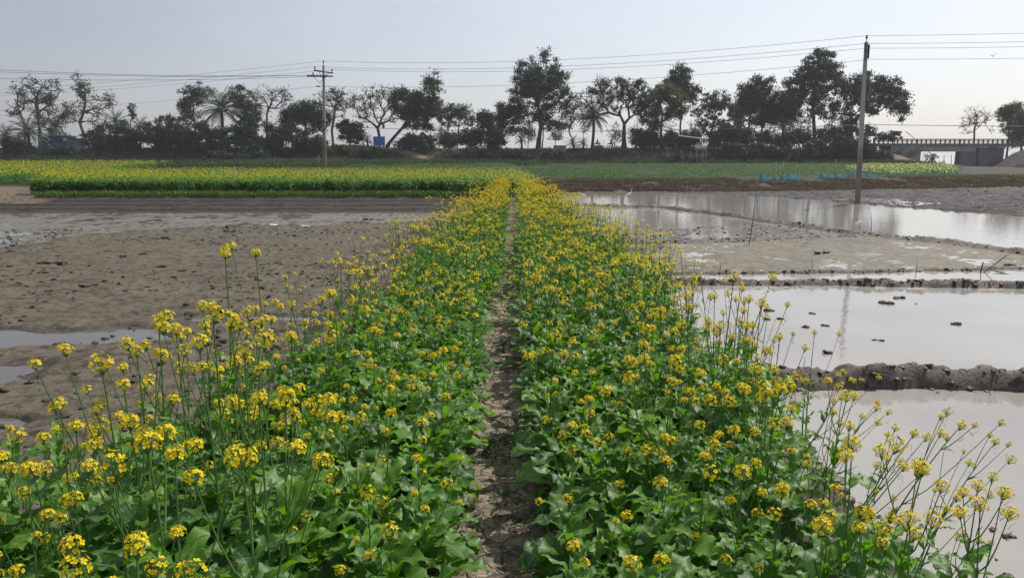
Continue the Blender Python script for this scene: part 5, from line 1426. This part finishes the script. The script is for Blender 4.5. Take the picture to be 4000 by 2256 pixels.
# --- dark shrubs that fill the gaps under the trees
sh = [(380, 610, 122, [(400, 560, 55, 45)], 'dark shrub behind the leaning bare tree'), (470, 610, 121, [(470, 555, 60, 50)], 'dark shrub under the left small palm'),
 (560, 612, 121, [(560, 560, 65, 55)], 'dark shrub under the right small palm'), (650, 612, 121, [(650, 545, 65, 62), (640, 500, 40, 25)], 'big dark shrub in the left bush mass'),
 (740, 614, 120, [(740, 545, 65, 65)], 'big dark shrub left of the tall palm trunk'), (840, 616, 119, [(830, 560, 70, 55)], 'dark shrub at the foot of the tall palm'),
 (940, 618, 119, [(930, 555, 65, 60), (960, 500, 40, 35)], 'big dark shrub right of the tall palm trunk'), (1030, 618, 119, [(1030, 560, 60, 55)], 'dark shrub below the fine twigged bare tree'),
 (1120, 620, 119, [(1120, 560, 60, 60)], 'dark shrub under the domed tree on its left'), (1210, 622, 119, [(1220, 565, 55, 50)], 'dark shrub under the domed tree on its right'),
 (1300, 630, 118, [(1330, 600, 50, 28)], 'low shrub right of the crossarm pole'), (1450, 630, 117, [(1460, 602, 70, 26)], 'low broad shrub below the blue board'),
 (1000, 640, 112, [(1010, 620, 70, 24)], 'low scrub at the foot of the bank below the palm'), (850, 645, 111, [(860, 620, 80, 26)], 'low greenish scrub behind the left mustard field'),
 (60, 610, 119, [(60, 580, 50, 25)], 'low dark shrub at the left edge'), (250, 612, 118, [(240, 588, 50, 20)], 'low dark shrub before the blue wall'), 
 (1600, 588, 124, [(1590, 562, 50, 22)], 'low shrub under the leaning leafy tree'), (1680, 590, 123, [(1660, 560, 35, 28)], 'shrub with broad leaves left of the sign board'),
 (1780, 640, 116, [(1790, 610, 60, 30)], 'low dark shrub left of the path on the bank'), (1880, 645, 115, [(1890, 615, 60, 32)], 'dark shrub where the bank is darkest, left of centre'),
 (2000, 640, 116, [(2010, 610, 60, 22)], 'low dark shrub below the tallest tree'), (2140, 640, 116, [(2150, 608, 60, 22)], 'low dark shrub right of the tallest tree foot'),
 (2560, 588, 124, [(2560, 552, 60, 26)], 'green shrub under the olive green tree'), (2660, 586, 124, [(2670, 560, 40, 26)], 'dark shrub left of the stilt hut'),
 (2845, 640, 116, [(2865, 595, 50, 38)], 'dark shrub right of the hut stilts'), (2940, 640, 116, [(2950, 598, 60, 34)], 'dark shrub below the dark right group'),
 (3050, 640, 116, [(3060, 602, 65, 32)], 'dark shrub below the forked pale trunks'), (3160, 640, 115, [(3180, 590, 65, 42)], 'big dark shrub at the foot of the tall right tree'),
 (3260, 640, 115, [(3270, 585, 60, 48)], 'big dark shrub left of the right pole'), (3350, 645, 114, [(3370, 590, 55, 45)], 'dark shrub right behind the right pole'),
 (3440, 650, 113, [(3440, 622, 50, 26)], 'greyish low shrub on the bare slope by the bridge'),
 (2700, 585, 130, [(2690, 545, 40, 32)], 'loose bush behind the left side of the hut'), (2800, 585, 129, [(2800, 540, 45, 36)], 'loose bush filling the gap right behind the hut'),
 (2890, 585, 131, [(2885, 530, 45, 42)], 'loose bush at the left trunk of the dark right group'), (2975, 585, 131, [(2975, 545, 42, 32)], 'loose bush between the straight trunks of the right group'),
 (3055, 585, 131, [(3060, 545, 42, 32)], 'loose bush behind the forked pale trunks'), (3140, 585, 131, [(3135, 545, 45, 34)], 'loose bush left of the tall straight trunk on the right'),
 (3230, 585, 131, [(3235, 535, 45, 42)], 'loose bush right of the tall straight trunk on the right'), (3300, 585, 131, [(3310, 535, 45, 40)], 'loose bush at the foot of the broad tree by the bridge'),
 (2505, 585, 130, [(2510, 555, 40, 24)], 'loose bush right of the umbrella shaped tree trunk'), (1760, 585, 130, [(1765, 552, 45, 26)], 'loose bush under the pair of slim trees'),
 (2620, 585, 130, [(2620, 550, 36, 30)], 'loose bush under the right side of the olive green tree'), (1660, 585, 131, [(1640, 545, 50, 30)], 'loose bush behind the small palms right of the blue board')]
for i, (px, by, Yq, bl, lab) in enumerate(sh):
    if px < 1290 and 119 <= Yq: bl = [(b[0], b[1] - 8, b[2] * 1.12, b[3] * 1.3) for b in bl]
    big = sum(b[2] * b[3] for b in bl)
    shrub(px, by, Yq, bl, lab, int(min(4200, big * .95 + 500)), M_scrub if i % 3 else M_dark, 60 + i, .32, K=int(20 + big / 120))
for i, (b, tq, Yq, rp, lab) in enumerate([((2035, 582), (2035, 548), 124, 34, 'small fan shaped palm left of the tallest tree trunk'), ((2240, 584), (2238, 562), 122, 42, 'low palm clump on the crest left of the middle palm'),
    ((2275, 584), (2278, 560), 124, 30, 'small palm tuft just left of the middle palm trunk'), ((1595, 585), (1592, 552), 124, 46, 'low arching palm under the leaning leafy tree'), ((1435, 585), (1432, 550), 124, 40, 'low palm left of the blue board'),
    ((1660, 590), (1658, 556), 122, 38, 'small palm left of the sign board on posts'), ((700, 600), (700, 560), 120, 55, 'palm half hidden in the left bush mass'), ((960, 610), (975, 560), 118, 55, 'palm half hidden right of the tall palm')]):
    palm(b, tq, Yq, rp, lab, 22, 90 + i, .15)

# scrub cover on the bank
sq = np.stack([r2.uniform(-80, 58, 5200), r2.uniform(111, 122.5, 5200)], -1)
bare_m = (np.exp(-(((sq[:, 0] + 20) / 9) ** 2)) * (sq[:, 1] > 119)) + (seg_dist(sq[:, 0], sq[:, 1], [(-25, 127), (-19, 124), (-15, 119.5), (-12, 115), (-8, 110.5)]) < 1.3)
sq = sq[(r2.random(len(sq)) > bare_m) & (fbm(sq[:, 0], sq[:, 1], 5, 3, 66) > -.35)]
V_sc = []
for i in range(5):
    r = np.random.default_rng(4100 + i); mb = MB(); leaf_quads(mb, r.normal(0, .33, (34, 3)) * [1, 1, .7] + [0, 0, .28], r, .28, .5); V_sc.append(mb.arrays())
s1 = MB(); scatter(s1, V_sc, sq, r2, .45, 1.0)
tag(s1.build('scrub', [M_scrub]), 'dark creeping scrub covering the slope of the embankment', 'scrub', kind='stuff')
lq = np.stack([r2.uniform(-5, 45, 90), r2.uniform(113, 124, 90)], -1)
lt = MB()
for p in lq:
    z0 = hz1(*p) + .25; s_ = r2.uniform(.05, .14); lt.box((p[0], p[1], z0), (s_ * 2, s_, s_ * .7), rz=r2.uniform(0, 3))
tag(lt.build('litter', [mat('pale_litter', (.45, .45, .45), .8)]), 'scattered pale scraps of litter on the slope below the palm and hut', 'litter', kind='stuff')

# ------------------------------------------------------------------ buildings and small things on the embankment
def wpt(px, py, Yq): 
    p = P(px, py, Yq); return np.array([p.x, p.y, p.z])
def prism_px(mb, px0, px1, py0, py1, Yq, dep, mat_=0):
    a, b = wpt(px0, py1, Yq), wpt(px1, py0, Yq)
    mb.box(((a[0] + b[0]) / 2, Yq + dep / 2, (a[2] + b[2]) / 2), (b[0] - a[0], dep, b[2] - a[2]), mat_); return mb
M_blue = mat('faded_blue_paint', (.045, .12, .19), .7, .3, (1.2, .45))
M_bluewhite = mat('pale_blue_patch', (.35, .45, .5), .7, .3, (3, .4))
M_greywall = mat('grey_blue_wall', (.17, .19, .22), .8, .3, (1.5, .25))
M_boards = mat('blue_plastic', (.03, .17, .50), .55, .4, (3, .15))
M_net = mat('blue_net_sheet', (.30, .64, .74), .7, .3, (2, .2))
M_brick = mat('brick_block', (.30, .22, .17), .9, .2, (3, .3), (12, .8))
t = empty('shed', tuple(wpt(210, 582, 131))); tag(t, 'long low blue painted shed behind the left palm', 'shed')
def rel(mb, t, name, m, smooth=False):
    o = mb.build(name, m, t, smooth); o.matrix_parent_inverse = Matrix.Translation(-t.location); return o
rel(prism_px(MB(), 152, 262, 534, 578, 131, 2.6), t, 'wall', M_blue)
rel(prism_px(MB(), 148, 266, 530, 534, 130.8, 3.0), t, 'roof', M_steel)
rel(prism_px(MB(), 246, 261, 538, 552, 130.95, .04), t, 'panel', M_bluewhite)
t = empty('shed', tuple(wpt(300, 584, 130.5))); tag(t, 'low grey walled shed right of the blue one', 'shed')
rel(prism_px(MB(), 268, 332, 543, 582, 130.5, 2.4), t, 'wall', M_greywall)
rel(prism_px(MB(), 264, 336, 540, 543, 130.3, 2.8), t, 'roof', M_steel)
t = empty('shed', tuple(wpt(430, 584, 129))); tag(t, 'small pale hut half hidden by the dark shrubs on the left', 'shed')
rel(prism_px(MB(), 415, 447, 556, 585, 129, 2), t, 'wall', mat('pale_plaster', (.35, .34, .32), .9, .2, (2, .3)))
rel(prism_px(MB(), 410, 452, 552, 556, 128.8, 2.4), t, 'roof', M_tin)
for px0, px1, lab in ((2162, 2212, 'low brick barrier on the crest left of the middle palm'), (2312, 2352, 'low brick barrier on the crest right of the middle palm, below the first rider')):
    o = prism_px(MB(), px0, px1, 568, 586, 127.5, .4).build('barrier', M_brick, smooth=False); tag(o, lab, 'barrier', 'brick barriers on the crest')
# blue board
t = empty('blue_board', tuple(wpt(1482, 585, 124))); tag(t, 'bright blue board on posts at the top of the bank below the bare spreading tree', 'board')
rel(prism_px(MB(), 1459, 1503, 533, 569, 124, .08), t, 'panel', M_boards)
for px in (1462, 1499): rel(prism_px(MB(), px, px + 2, 569, 592, 124.02, .08), t, 'post', M_wooddark)
t = empty('sign', tuple(wpt(1700, 583, 126))); tag(t, 'small dark sign board on two thin posts on the crest', 'sign')
rel(prism_px(MB(), 1692, 1708, 538, 553, 126, .06), t, 'panel', M_steel)
for px in (1694, 1705): rel(prism_px(MB(), px, px + 1.5, 553, 586, 126.02, .05), t, 'post', M_steel)
o = prism_px(MB(), 1493, 1501, 484, 502, 125.4, .3).build('hanging_box', M_greywall, smooth=False); tag(o, 'small grey box hanging in the bare tree above the blue board', 'box')
# thin marker post between the riders
p0 = wpt(2358, 584, 127); tag(MB().tube([tuple(p0), (p0[0], p0[1], wpt(2358, 545, 127)[2])], .03, 5).build('marker_post', M_steel), 'thin upright post between the two riders', 'post')

# stilt hut
Yh = 112.5
t = empty('stilt_hut', tuple(wpt(2700, 630, Yh))); tag(t, 'open wooden hut on tall thin stilts beside the embankment', 'hut')
mb = MB(); a, b, c_, d_ = wpt(2650, 534, Yh - .5), wpt(2765, 547, Yh - .5), wpt(2765, 543, Yh + 4.2), wpt(2650, 530, Yh + 4.2)
mb.add([a, b, c_, d_, a + [0, 0, .1], b + [0, 0, .1], c_ + [0, 0, .1], d_ + [0, 0, .1]], [[3, 2, 1, 0], [4, 5, 6, 7], [0, 1, 5, 4], [1, 2, 6, 5], [2, 3, 7, 6], [3, 0, 4, 7]])
rel(mb, t, 'roof', M_tin)
rel(prism_px(MB(), 2634, 2764, 584, 588, Yh, 3.8), t, 'floor', M_wooddark)
mb = MB()
for i in range(14): prism_px(mb, 2712 + i * 3.6, 2715.2 + i * 3.6, 566 + (i * 7 % 3) * .5, 587 - (i * 5 % 3) * .4, Yh - .08, .05)
rel(mb, t, 'wall_panel', M_wood)
mb = MB()
for i in range(16): prism_px(mb, 2652 + i * 3.7, 2655.2 + i * 3.7, 570 + (i * 7 % 3) * .5, 587, Yh + .35, .05)
rel(mb, t, 'wall_panel', M_wooddark)
rel(prism_px(MB(), 2636, 2650, 556, 586, Yh + .6, .1), t, 'wall_panel', mat('reddish_wood', (.14, .08, .06), .85, .2, (6, .3)))
for px, pt in ((2652, 536), (2680, 538), (2712, 540), (2740, 543), (2762, 546)):
    rel(prism_px(MB(), px, px + 2, pt, 586, Yh - .1, .10), t, 'post', M_wooddark)
for i, px in enumerate((2664, 2676, 2685, 2697, 2703, 2710, 2722, 2731, 2740, 2748, 2759)):
    p1 = wpt(px, 588, Yh + (i % 3) * 1.4); p0 = p1 + [(-.12 if i % 2 else .1), 0, 0]; p0[2] = hz1(p0[0], p1[1]) - .2
    o = MB().tube([p0, p1], .055, 5).build('stilt', M_wood, t); o.matrix_parent_inverse = Matrix.Translation(-t.location)

# ------------------------------------------------------------------ bridge
Yb = 128.0
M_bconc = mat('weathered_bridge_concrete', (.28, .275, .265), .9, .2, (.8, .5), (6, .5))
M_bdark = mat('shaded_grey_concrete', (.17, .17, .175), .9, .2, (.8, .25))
M_beige = mat('beige_girder', (.34, .32, .28), .9, .2, (1.2, .15))
M_rail = mat('green_black_rail', (.05, .07, .065), .7, .3)
t = empty('bridge', tuple(wpt(3700, 640, Yb))); tag(t, 'low concrete road bridge with a slatted railing at the right edge', 'bridge')
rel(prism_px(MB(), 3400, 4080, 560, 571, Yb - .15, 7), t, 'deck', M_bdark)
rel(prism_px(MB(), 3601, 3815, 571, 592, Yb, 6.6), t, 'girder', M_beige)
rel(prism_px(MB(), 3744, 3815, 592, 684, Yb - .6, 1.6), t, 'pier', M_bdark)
rel(prism_px(MB(), 3500, 3600, 571, 628, Yb + .05, 6.4), t, 'abutment', M_bconc)
rel(prism_px(MB(), 3480, 3599, 571, 596, Yb - .12, .2), t, 'fascia', M_bconc)
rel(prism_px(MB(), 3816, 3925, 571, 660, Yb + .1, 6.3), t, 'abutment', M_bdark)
rel(prism_px(MB(), 3816, 3930, 571, 578, Yb - .1, .2), t, 'fascia', M_bconc)
for dep in (0, 6.4):
    for py, th in ((542.5, 4), (549, 2.2), (554, 2.2)):
        rel(prism_px(MB(), 3410, 4075, py, py + th, Yb + dep, .12), t, 'rail', M_rail)
    for i in range(36):
        px = 3412 + i * 18.6
        rel(prism_px(MB(), px, px + (8 if i % 9 == 0 else 5.5), 543.6, 560, Yb - .04 + dep, .2), t, 'railing_post', M_rail)
# poles lying against the bridge rail, masts in the river behind
tag(MB().tube([tuple(wpt(3578, 546, 127)), tuple(wpt(3538, 513, 127.4))], .05, 5).build('leaning_pole', M_wooddark), 'thin pole leaning over the bridge rail', 'pole')
p_a = wpt(3660, 640, 133); p_b = wpt(3628, 592, 133)
tag(MB().tube([p_a, p_b], .06, 5).build('leaning_pole', M_wooddark), 'slanting dark pole seen in the opening under the bridge', 'pole')
for px, lab in ((3688, 'left mast standing in the river seen under the bridge'), (3717, 'right mast standing in the river seen under the bridge')):
    p_a = wpt(px, 640, 175); p_b = wpt(px, 605, 175); p_a[2] = -2
    tag(MB().tube([p_a, p_b], .07, 5).build('mast', M_steel), lab, 'mast', 'masts in the river')
tree((3636, 634), [(3632, 615, 20, 16), (3648, 618, 14, 14)], 134, 'sparse small bush seen in the opening under the bridge', M_mid, M_bark, 20, 260, .25, .4, .05, seed=77, name='shrub')

# ------------------------------------------------------------------ blue nets
def net(px_pts, Yq, label, seed):
    """px_pts: (px, top py, bottom py)"""
    r = np.random.default_rng(seed)
    t = empty('net_fence', tuple(wpt(px_pts[0][0], px_pts[0][2], Yq))); tag(t, label, 'net', 'blue nets on the bank')
    mb = MB(); n = 60; pxs = np.linspace(px_pts[0][0], px_pts[-1][0], n)
    tp_ = np.interp(pxs, [p[0] for p in px_pts], [p[1] for p in px_pts]); bt_ = np.interp(pxs, [p[0] for p in px_pts], [p[2] for p in px_pts])
    # sag between stakes
    st_ = np.array([p[0] for p in px_pts]); rows = 5; vs = []
    for i, px in enumerate(pxs):
        j = np.clip(np.searchsorted(st_, px) - 1, 0, len(st_) - 2); u = (px - st_[j]) / (st_[j + 1] - st_[j])
        top = tp_[i] + 5.5 * 4 * u * (1 - u) * .5
        a, b = wpt(px, top, Yq), wpt(px, bt_[i], Yq)
        for k in range(rows):
            q = k / (rows - 1); p = a * (1 - q) + b * q; p[1] += .10 * math.sin(px * .21 + q * 2) * (1 - abs(2 * q - 1) * .5); vs.append(p)
    idx = np.arange(n * rows).reshape(n, rows)
    mb.add(vs, np.stack([idx[:-1, :-1], idx[1:, :-1], idx[1:, 1:], idx[:-1, 1:]], -1).reshape(-1, 4))
    o = rel(mb, t, 'net', M_net, True)
    for p in px_pts:
        a, b = wpt(p[0], p[1] - 1, Yq - .05), wpt(p[0], p[2] + 2, Yq - .05)
        rel(MB().tube([b, a], .025, 5), t, 'stake', M_wooddark)
net([(2961, 706, 706), (2972, 677, 706), (3026, 694, 707), (3054, 689, 707), (3072, 690, 708), (3102, 676, 708), (3132, 682, 708)], 55.5, 'short blue net sheet hung between stakes, left of the concrete pole', 1)
net([(3177, 695, 704), (3210, 676, 702), (3270, 682, 698), (3318, 678, 692), (3332, 670, 690), (3385, 674, 690), (3430, 684, 692), (3465, 678, 686)], 59.0, 'longer blue net sheet running behind the concrete pole', 2)

# ------------------------------------------------------------------ living things
def body(name, pts, edges, radii, m, parent=None, sub=2):
    me = bpy.data.meshes.new(name); me.from_pydata(pts, edges, []); o = bpy.data.objects.new(name, me); col.objects.link(o)
    sk = o.modifiers.new('skin', 'SKIN'); sk.use_smooth_shade = True
    for i, rr in enumerate(radii): me.skin_vertices[0].data[i].radius = (rr, rr) if not isinstance(rr, tuple) else rr
    me.skin_vertices[0].data[0].use_root = True
    ss = o.modifiers.new('sub', 'SUBSURF'); ss.levels = sub; ss.render_levels = sub
    me.materials.append(m)
    if parent: o.parent = parent
    return o
M_skin = mat('brown_skin', (.16, .085, .055), .7); M_hair = mat('black_hair', (.015, .013, .012), .8)
def rider(px, py, Yq, face, shirt, trouser, lab_p, lab_m):
    g = P(px, py, Yq); g.z = hz1(g.x, Yq)
    # motorbike
    t = empty('motorcycle', tuple(g), 0 if face > 0 else math.pi); tag(t, lab_m, 'motorcycle', 'motorcycles on the embankment road')
    def wheel(x):
        a_ = np.linspace(0, 2 * math.pi, 21)
        o = MB().tube(np.stack([x + .27 * np.cos(a_), 0 * a_, .31 + .27 * np.sin(a_)], -1), .045, 6, cap=False).build('wheel', M_black, t)
        mb = MB()
        for i in range(8):
            q = i * math.pi / 4; mb.tube([(x, 0, .31), (x + .26 * math.cos(q), 0, .31 + .26 * math.sin(q))], .006, 3)
        mb.build('spokes', M_steel, o)
    wheel(.62); wheel(-.62)
    MB().tube([(-.62, 0, .31), (-.2, 0, .38), (.2, 0, .36), (.45, 0, .82), (.62, 0, .31)], .035, 6).build('frame', M_steel, t)
    MB().tube([(-.1, 0, .36), (.02, 0, .42), (.2, 0, .42)], [.10, .15, .08], 8).build('engine', M_steel, t)
    MB().tube([(-.02, 0, .78), (.12, 0, .83), (.32, 0, .84), (.44, 0, .80)], [.07, .13, .13, .05], 8).build('fuel_tank', mat('tank_red', (.25, .03, .03), .35), t)
    MB().tube([(-.72, 0, .84), (-.5, 0, .80), (-.2, 0, .76), (.02, 0, .76)], [.05, .09, .10, .07], 8).build('seat', M_black, t)
    MB().tube([(.38, -.33, .99), (.46, -.1, .95), (.46, .1, .95), (.38, .33, .99)], .018, 5).build('handlebar', M_steel, t)
    MB().tube([(.50, 0, .86), (.60, 0, .86)], [.06, .09], 10).build('headlight', M_tin, t)
    MB().tube([(.2, -.12, .3), (-.3, -.14, .28), (-.75, -.15, .34)], [.025, .03, .04], 6).build('exhaust', M_tin, t)
    # rider: one continuous body
    pr = empty('person', tuple(g), 0 if face > 0 else math.pi); tag(pr, lab_p, 'person', 'riders on the embankment road')
    pts = [(-.15, 0, .88), (-.14, 0, 1.02), (-.09, 0, 1.22), (-.05, 0, 1.38), (-.03, 0, 1.46), (0, 0, 1.56), (.02, 0, 1.66),
           (-.05, -.19, 1.36), (.06, -.26, 1.13), (.32, -.30, 1.03), (.39, -.30, 1.01), (-.05, .19, 1.36), (.06, .26, 1.13), (.32, .30, 1.03), (.39, .30, 1.01),
           (-.13, -.12, .86), (.24, -.17, .80), (.12, -.16, .38), (.10, -.16, .30), (.24, -.16, .27), (-.13, .12, .86), (.24, .17, .80), (.12, .16, .38), (.10, .16, .30), (.24, .16, .27)]
    ed = [(0, 1), (1, 2), (2, 3), (3, 4), (4, 5), (5, 6), (3, 7), (7, 8), (8, 9), (9, 10), (3, 11), (11, 12), (12, 13), (13, 14), (0, 15), (15, 16), (16, 17), (17, 18), (18, 19), (0, 20), (20, 21), (21, 22), (22, 23), (23, 24)]
    rd = [.14, .13, .15, .14, .055, .095, .085, .07, .05, .038, .035, .07, .05, .038, .035, .10, .075, .05, .04, .035, .10, .075, .05, .04, .035]
    b = body('body', pts, ed, rd, M_skin, pr)
    body('shirt', [(-.15, 0, .90), (-.14, 0, 1.02), (-.09, 0, 1.22), (-.05, 0, 1.38), (-.05, -.19, 1.36), (.06, -.26, 1.13), (.28, -.295, 1.045), (-.05, .19, 1.36), (.06, .26, 1.13), (.28, .295, 1.045)],
         [(0, 1), (1, 2), (2, 3), (3, 4), (4, 5), (5, 6), (3, 7), (7, 8), (8, 9)], [.155, .15, .165, .155, .085, .066, .052, .085, .066, .052], shirt, pr)
    body('trousers', [(-.15, 0, .90), (-.13, -.12, .86), (.24, -.17, .80), (.12, -.16, .40), (-.13, .12, .86), (.24, .17, .80), (.12, .16, .40)],
         [(0, 1), (1, 2), (2, 3), (0, 4), (4, 5), (5, 6)], [.155, .115, .09, .065, .115, .09, .065], trouser, pr)
    body('hair', [(-.02, 0, 1.62), (-.015, 0, 1.70)], [(0, 1)], [.10, .085], M_hair, pr)
M_sh1 = mat('dark_shirt', (.03, .035, .05), .9); M_sh2 = mat('slate_shirt', (.05, .055, .07), .9); M_tr = mat('dark_trousers', (.025, .025, .03), .9)
rider(2334, 580, 131, 1, M_sh1, M_tr, 'person in dark clothes riding the left motorbike, half hidden by the brick barrier', 'dark motorbike behind the brick barrier, right of the middle palm trunk')
rider(2388, 580, 129, 1, M_sh2, M_tr, 'person in a dark shirt on the right motorbike beside the umbrella shaped tree', 'dark motorbike on the crest just left of the umbrella shaped tree trunk')
# walker behind the sheds
g = P(277, 560, 134.5); g.z = P(277, 560, 134.5).z
pr = empty('person', (g.x, 134.5, P(277, 524, 134.5).z - 1.62)); tag(pr, 'person in dark clothes whose head shows above the sheds on the far left', 'person')
body('body', [(0, 0, .92), (0, 0, 1.1), (0, 0, 1.3), (0, 0, 1.42), (0, 0, 1.5), (0, 0, 1.62), (-.19, 0, 1.36), (-.24, .02, 1.1), (-.22, -.1, .88), (-.22, -.12, .8), (.19, 0, 1.36), (.24, .02, 1.1), (.22, -.1, .88), (.22, -.12, .8), (-.1, 0, .88), (-.11, -.02, .48), (-.11, 0, .08), (-.11, -.14, .03), (.1, 0, .88), (.11, -.02, .48), (.11, 0, .08), (.11, -.14, .03)],
     [(0, 1), (1, 2), (2, 3), (3, 4), (4, 5), (2, 6), (6, 7), (7, 8), (8, 9), (2, 10), (10, 11), (11, 12), (12, 13), (0, 14), (14, 15), (15, 16), (16, 17), (0, 18), (18, 19), (19, 20), (20, 21)],
     [.14, .13, .15, .07, .06, .1, .07, .05, .04, .035, .07, .05, .04, .035, .1, .07, .045, .035, .1, .07, .045, .035], M_sh1, pr)

def egret(px, py, z, face, label, pose=1.0, s=1.0):
    x, y = G(px, py, z); t = empty('egret', (x, y, z), 0 if face > 0 else math.pi); t.scale = (s, s, s)
    tag(t, label, 'bird', 'white egrets in the paddies')
    h = pose
    body('body', [(-.02, 0, .30), (-.16, 0, .25), (-.27, 0, .20), (.08, 0, .34), (.13, 0, .34 + .10 * h), (.09, 0, .34 + .19 * h), (.14, 0, .34 + .27 * h), (.19, 0, .34 + .27 * h)],
         [(0, 1), (1, 2), (0, 3), (3, 4), (4, 5), (5, 6), (6, 7)], [.075, .06, .02, .045, .022, .018, .026, .014], M_white, t)
    MB().tube([(.19, 0, .34 + .27 * h), (.28, 0, .33 + .26 * h)], [.010, .002], 5).build('beak', mat('yellow_beak', (.7, .5, .1), .5), t)
    for s_ in (-1, 1):
        MB().tube([(0, .03 * s_, .25), (-.02, .03 * s_, .12), (.0, .03 * s_, -.04)], .007, 5).build('leg', M_steel, t)
egret(2458, 775, WZ, 1, 'white egret standing upright in the back paddy near the flowers', 1.0, .85)
egret(2274, 778, WZ, -1, 'white egret crouching low by the far flowers', .3, .8)
egret(3358, 895, WZ, 1, 'white egret bending over in the water below the concrete pole', .35, .75)
b_ = P(3877, 220, 60)
t = empty('flying_bird', tuple(b_), .6); tag(t, 'small dark bird flying in the sky right of the concrete pole', 'bird')
body('body', [(0, 0, 0), (.10, 0, .01), (.15, 0, .01), (-.14, 0, 0)], [(0, 1), (1, 2), (0, 3)], [.035, .028, .01, .014], M_steel, t)
for s_ in (-1, 1):
    MB().add([(.06, .02 * s_, .01), (.04, .16 * s_, .10), (-.02, .30 * s_, .20), (-.05, .14 * s_, .07), (-.05, .02 * s_, .01), (.06, .02 * s_, .02), (.04, .16 * s_, .11), (-.02, .30 * s_, .205), (-.05, .14 * s_, .08), (-.05, .02 * s_, .02)],
              [[0, 1, 2, 3, 4], [5, 6, 7, 8, 9]]).build('wing', M_steel, t)
for px, py, lab in ((1068, 890, 'white scrap of plastic lying on the left mud ridge'), (1186, 889, 'smaller white scrap on the left mud ridge, nearer the flowers')):
    x, y = G(px, py, PZ); r = np.random.default_rng(px); v, f = lump(r, 2)
    o = MB().add(v * [.16, .10, .06], f).build('plastic_scrap', M_white); o.location = (x, y, hz1(x, y) + .03); tag(o, lab, 'scrap', 'white scraps on the left mud')

# ------------------------------------------------------------------ haze
HZ = 0.0004
hb = MB().box((0, 770, 9.5), (560, 1560, 27)).build('haze', None or [bpy.data.materials.new('haze')], smooth=False)
hm = hb.data.materials[0]; hm.use_nodes = True
for n in list(hm.node_tree.nodes): hm.node_tree.nodes.remove(n)
ho = hm.node_tree.nodes.new('ShaderNodeOutputMaterial'); hv = hm.node_tree.nodes.new('ShaderNodeVolumePrincipled')
hv.inputs['Color'].default_value = (.86, .90, .97, 1); hv.inputs['Density'].default_value = HZ; hv.inputs['Anisotropy'].default_value = .2
hm.node_tree.links.new(hv.outputs[0], ho.inputs['Volume'])
tag(hb, kind='stuff')
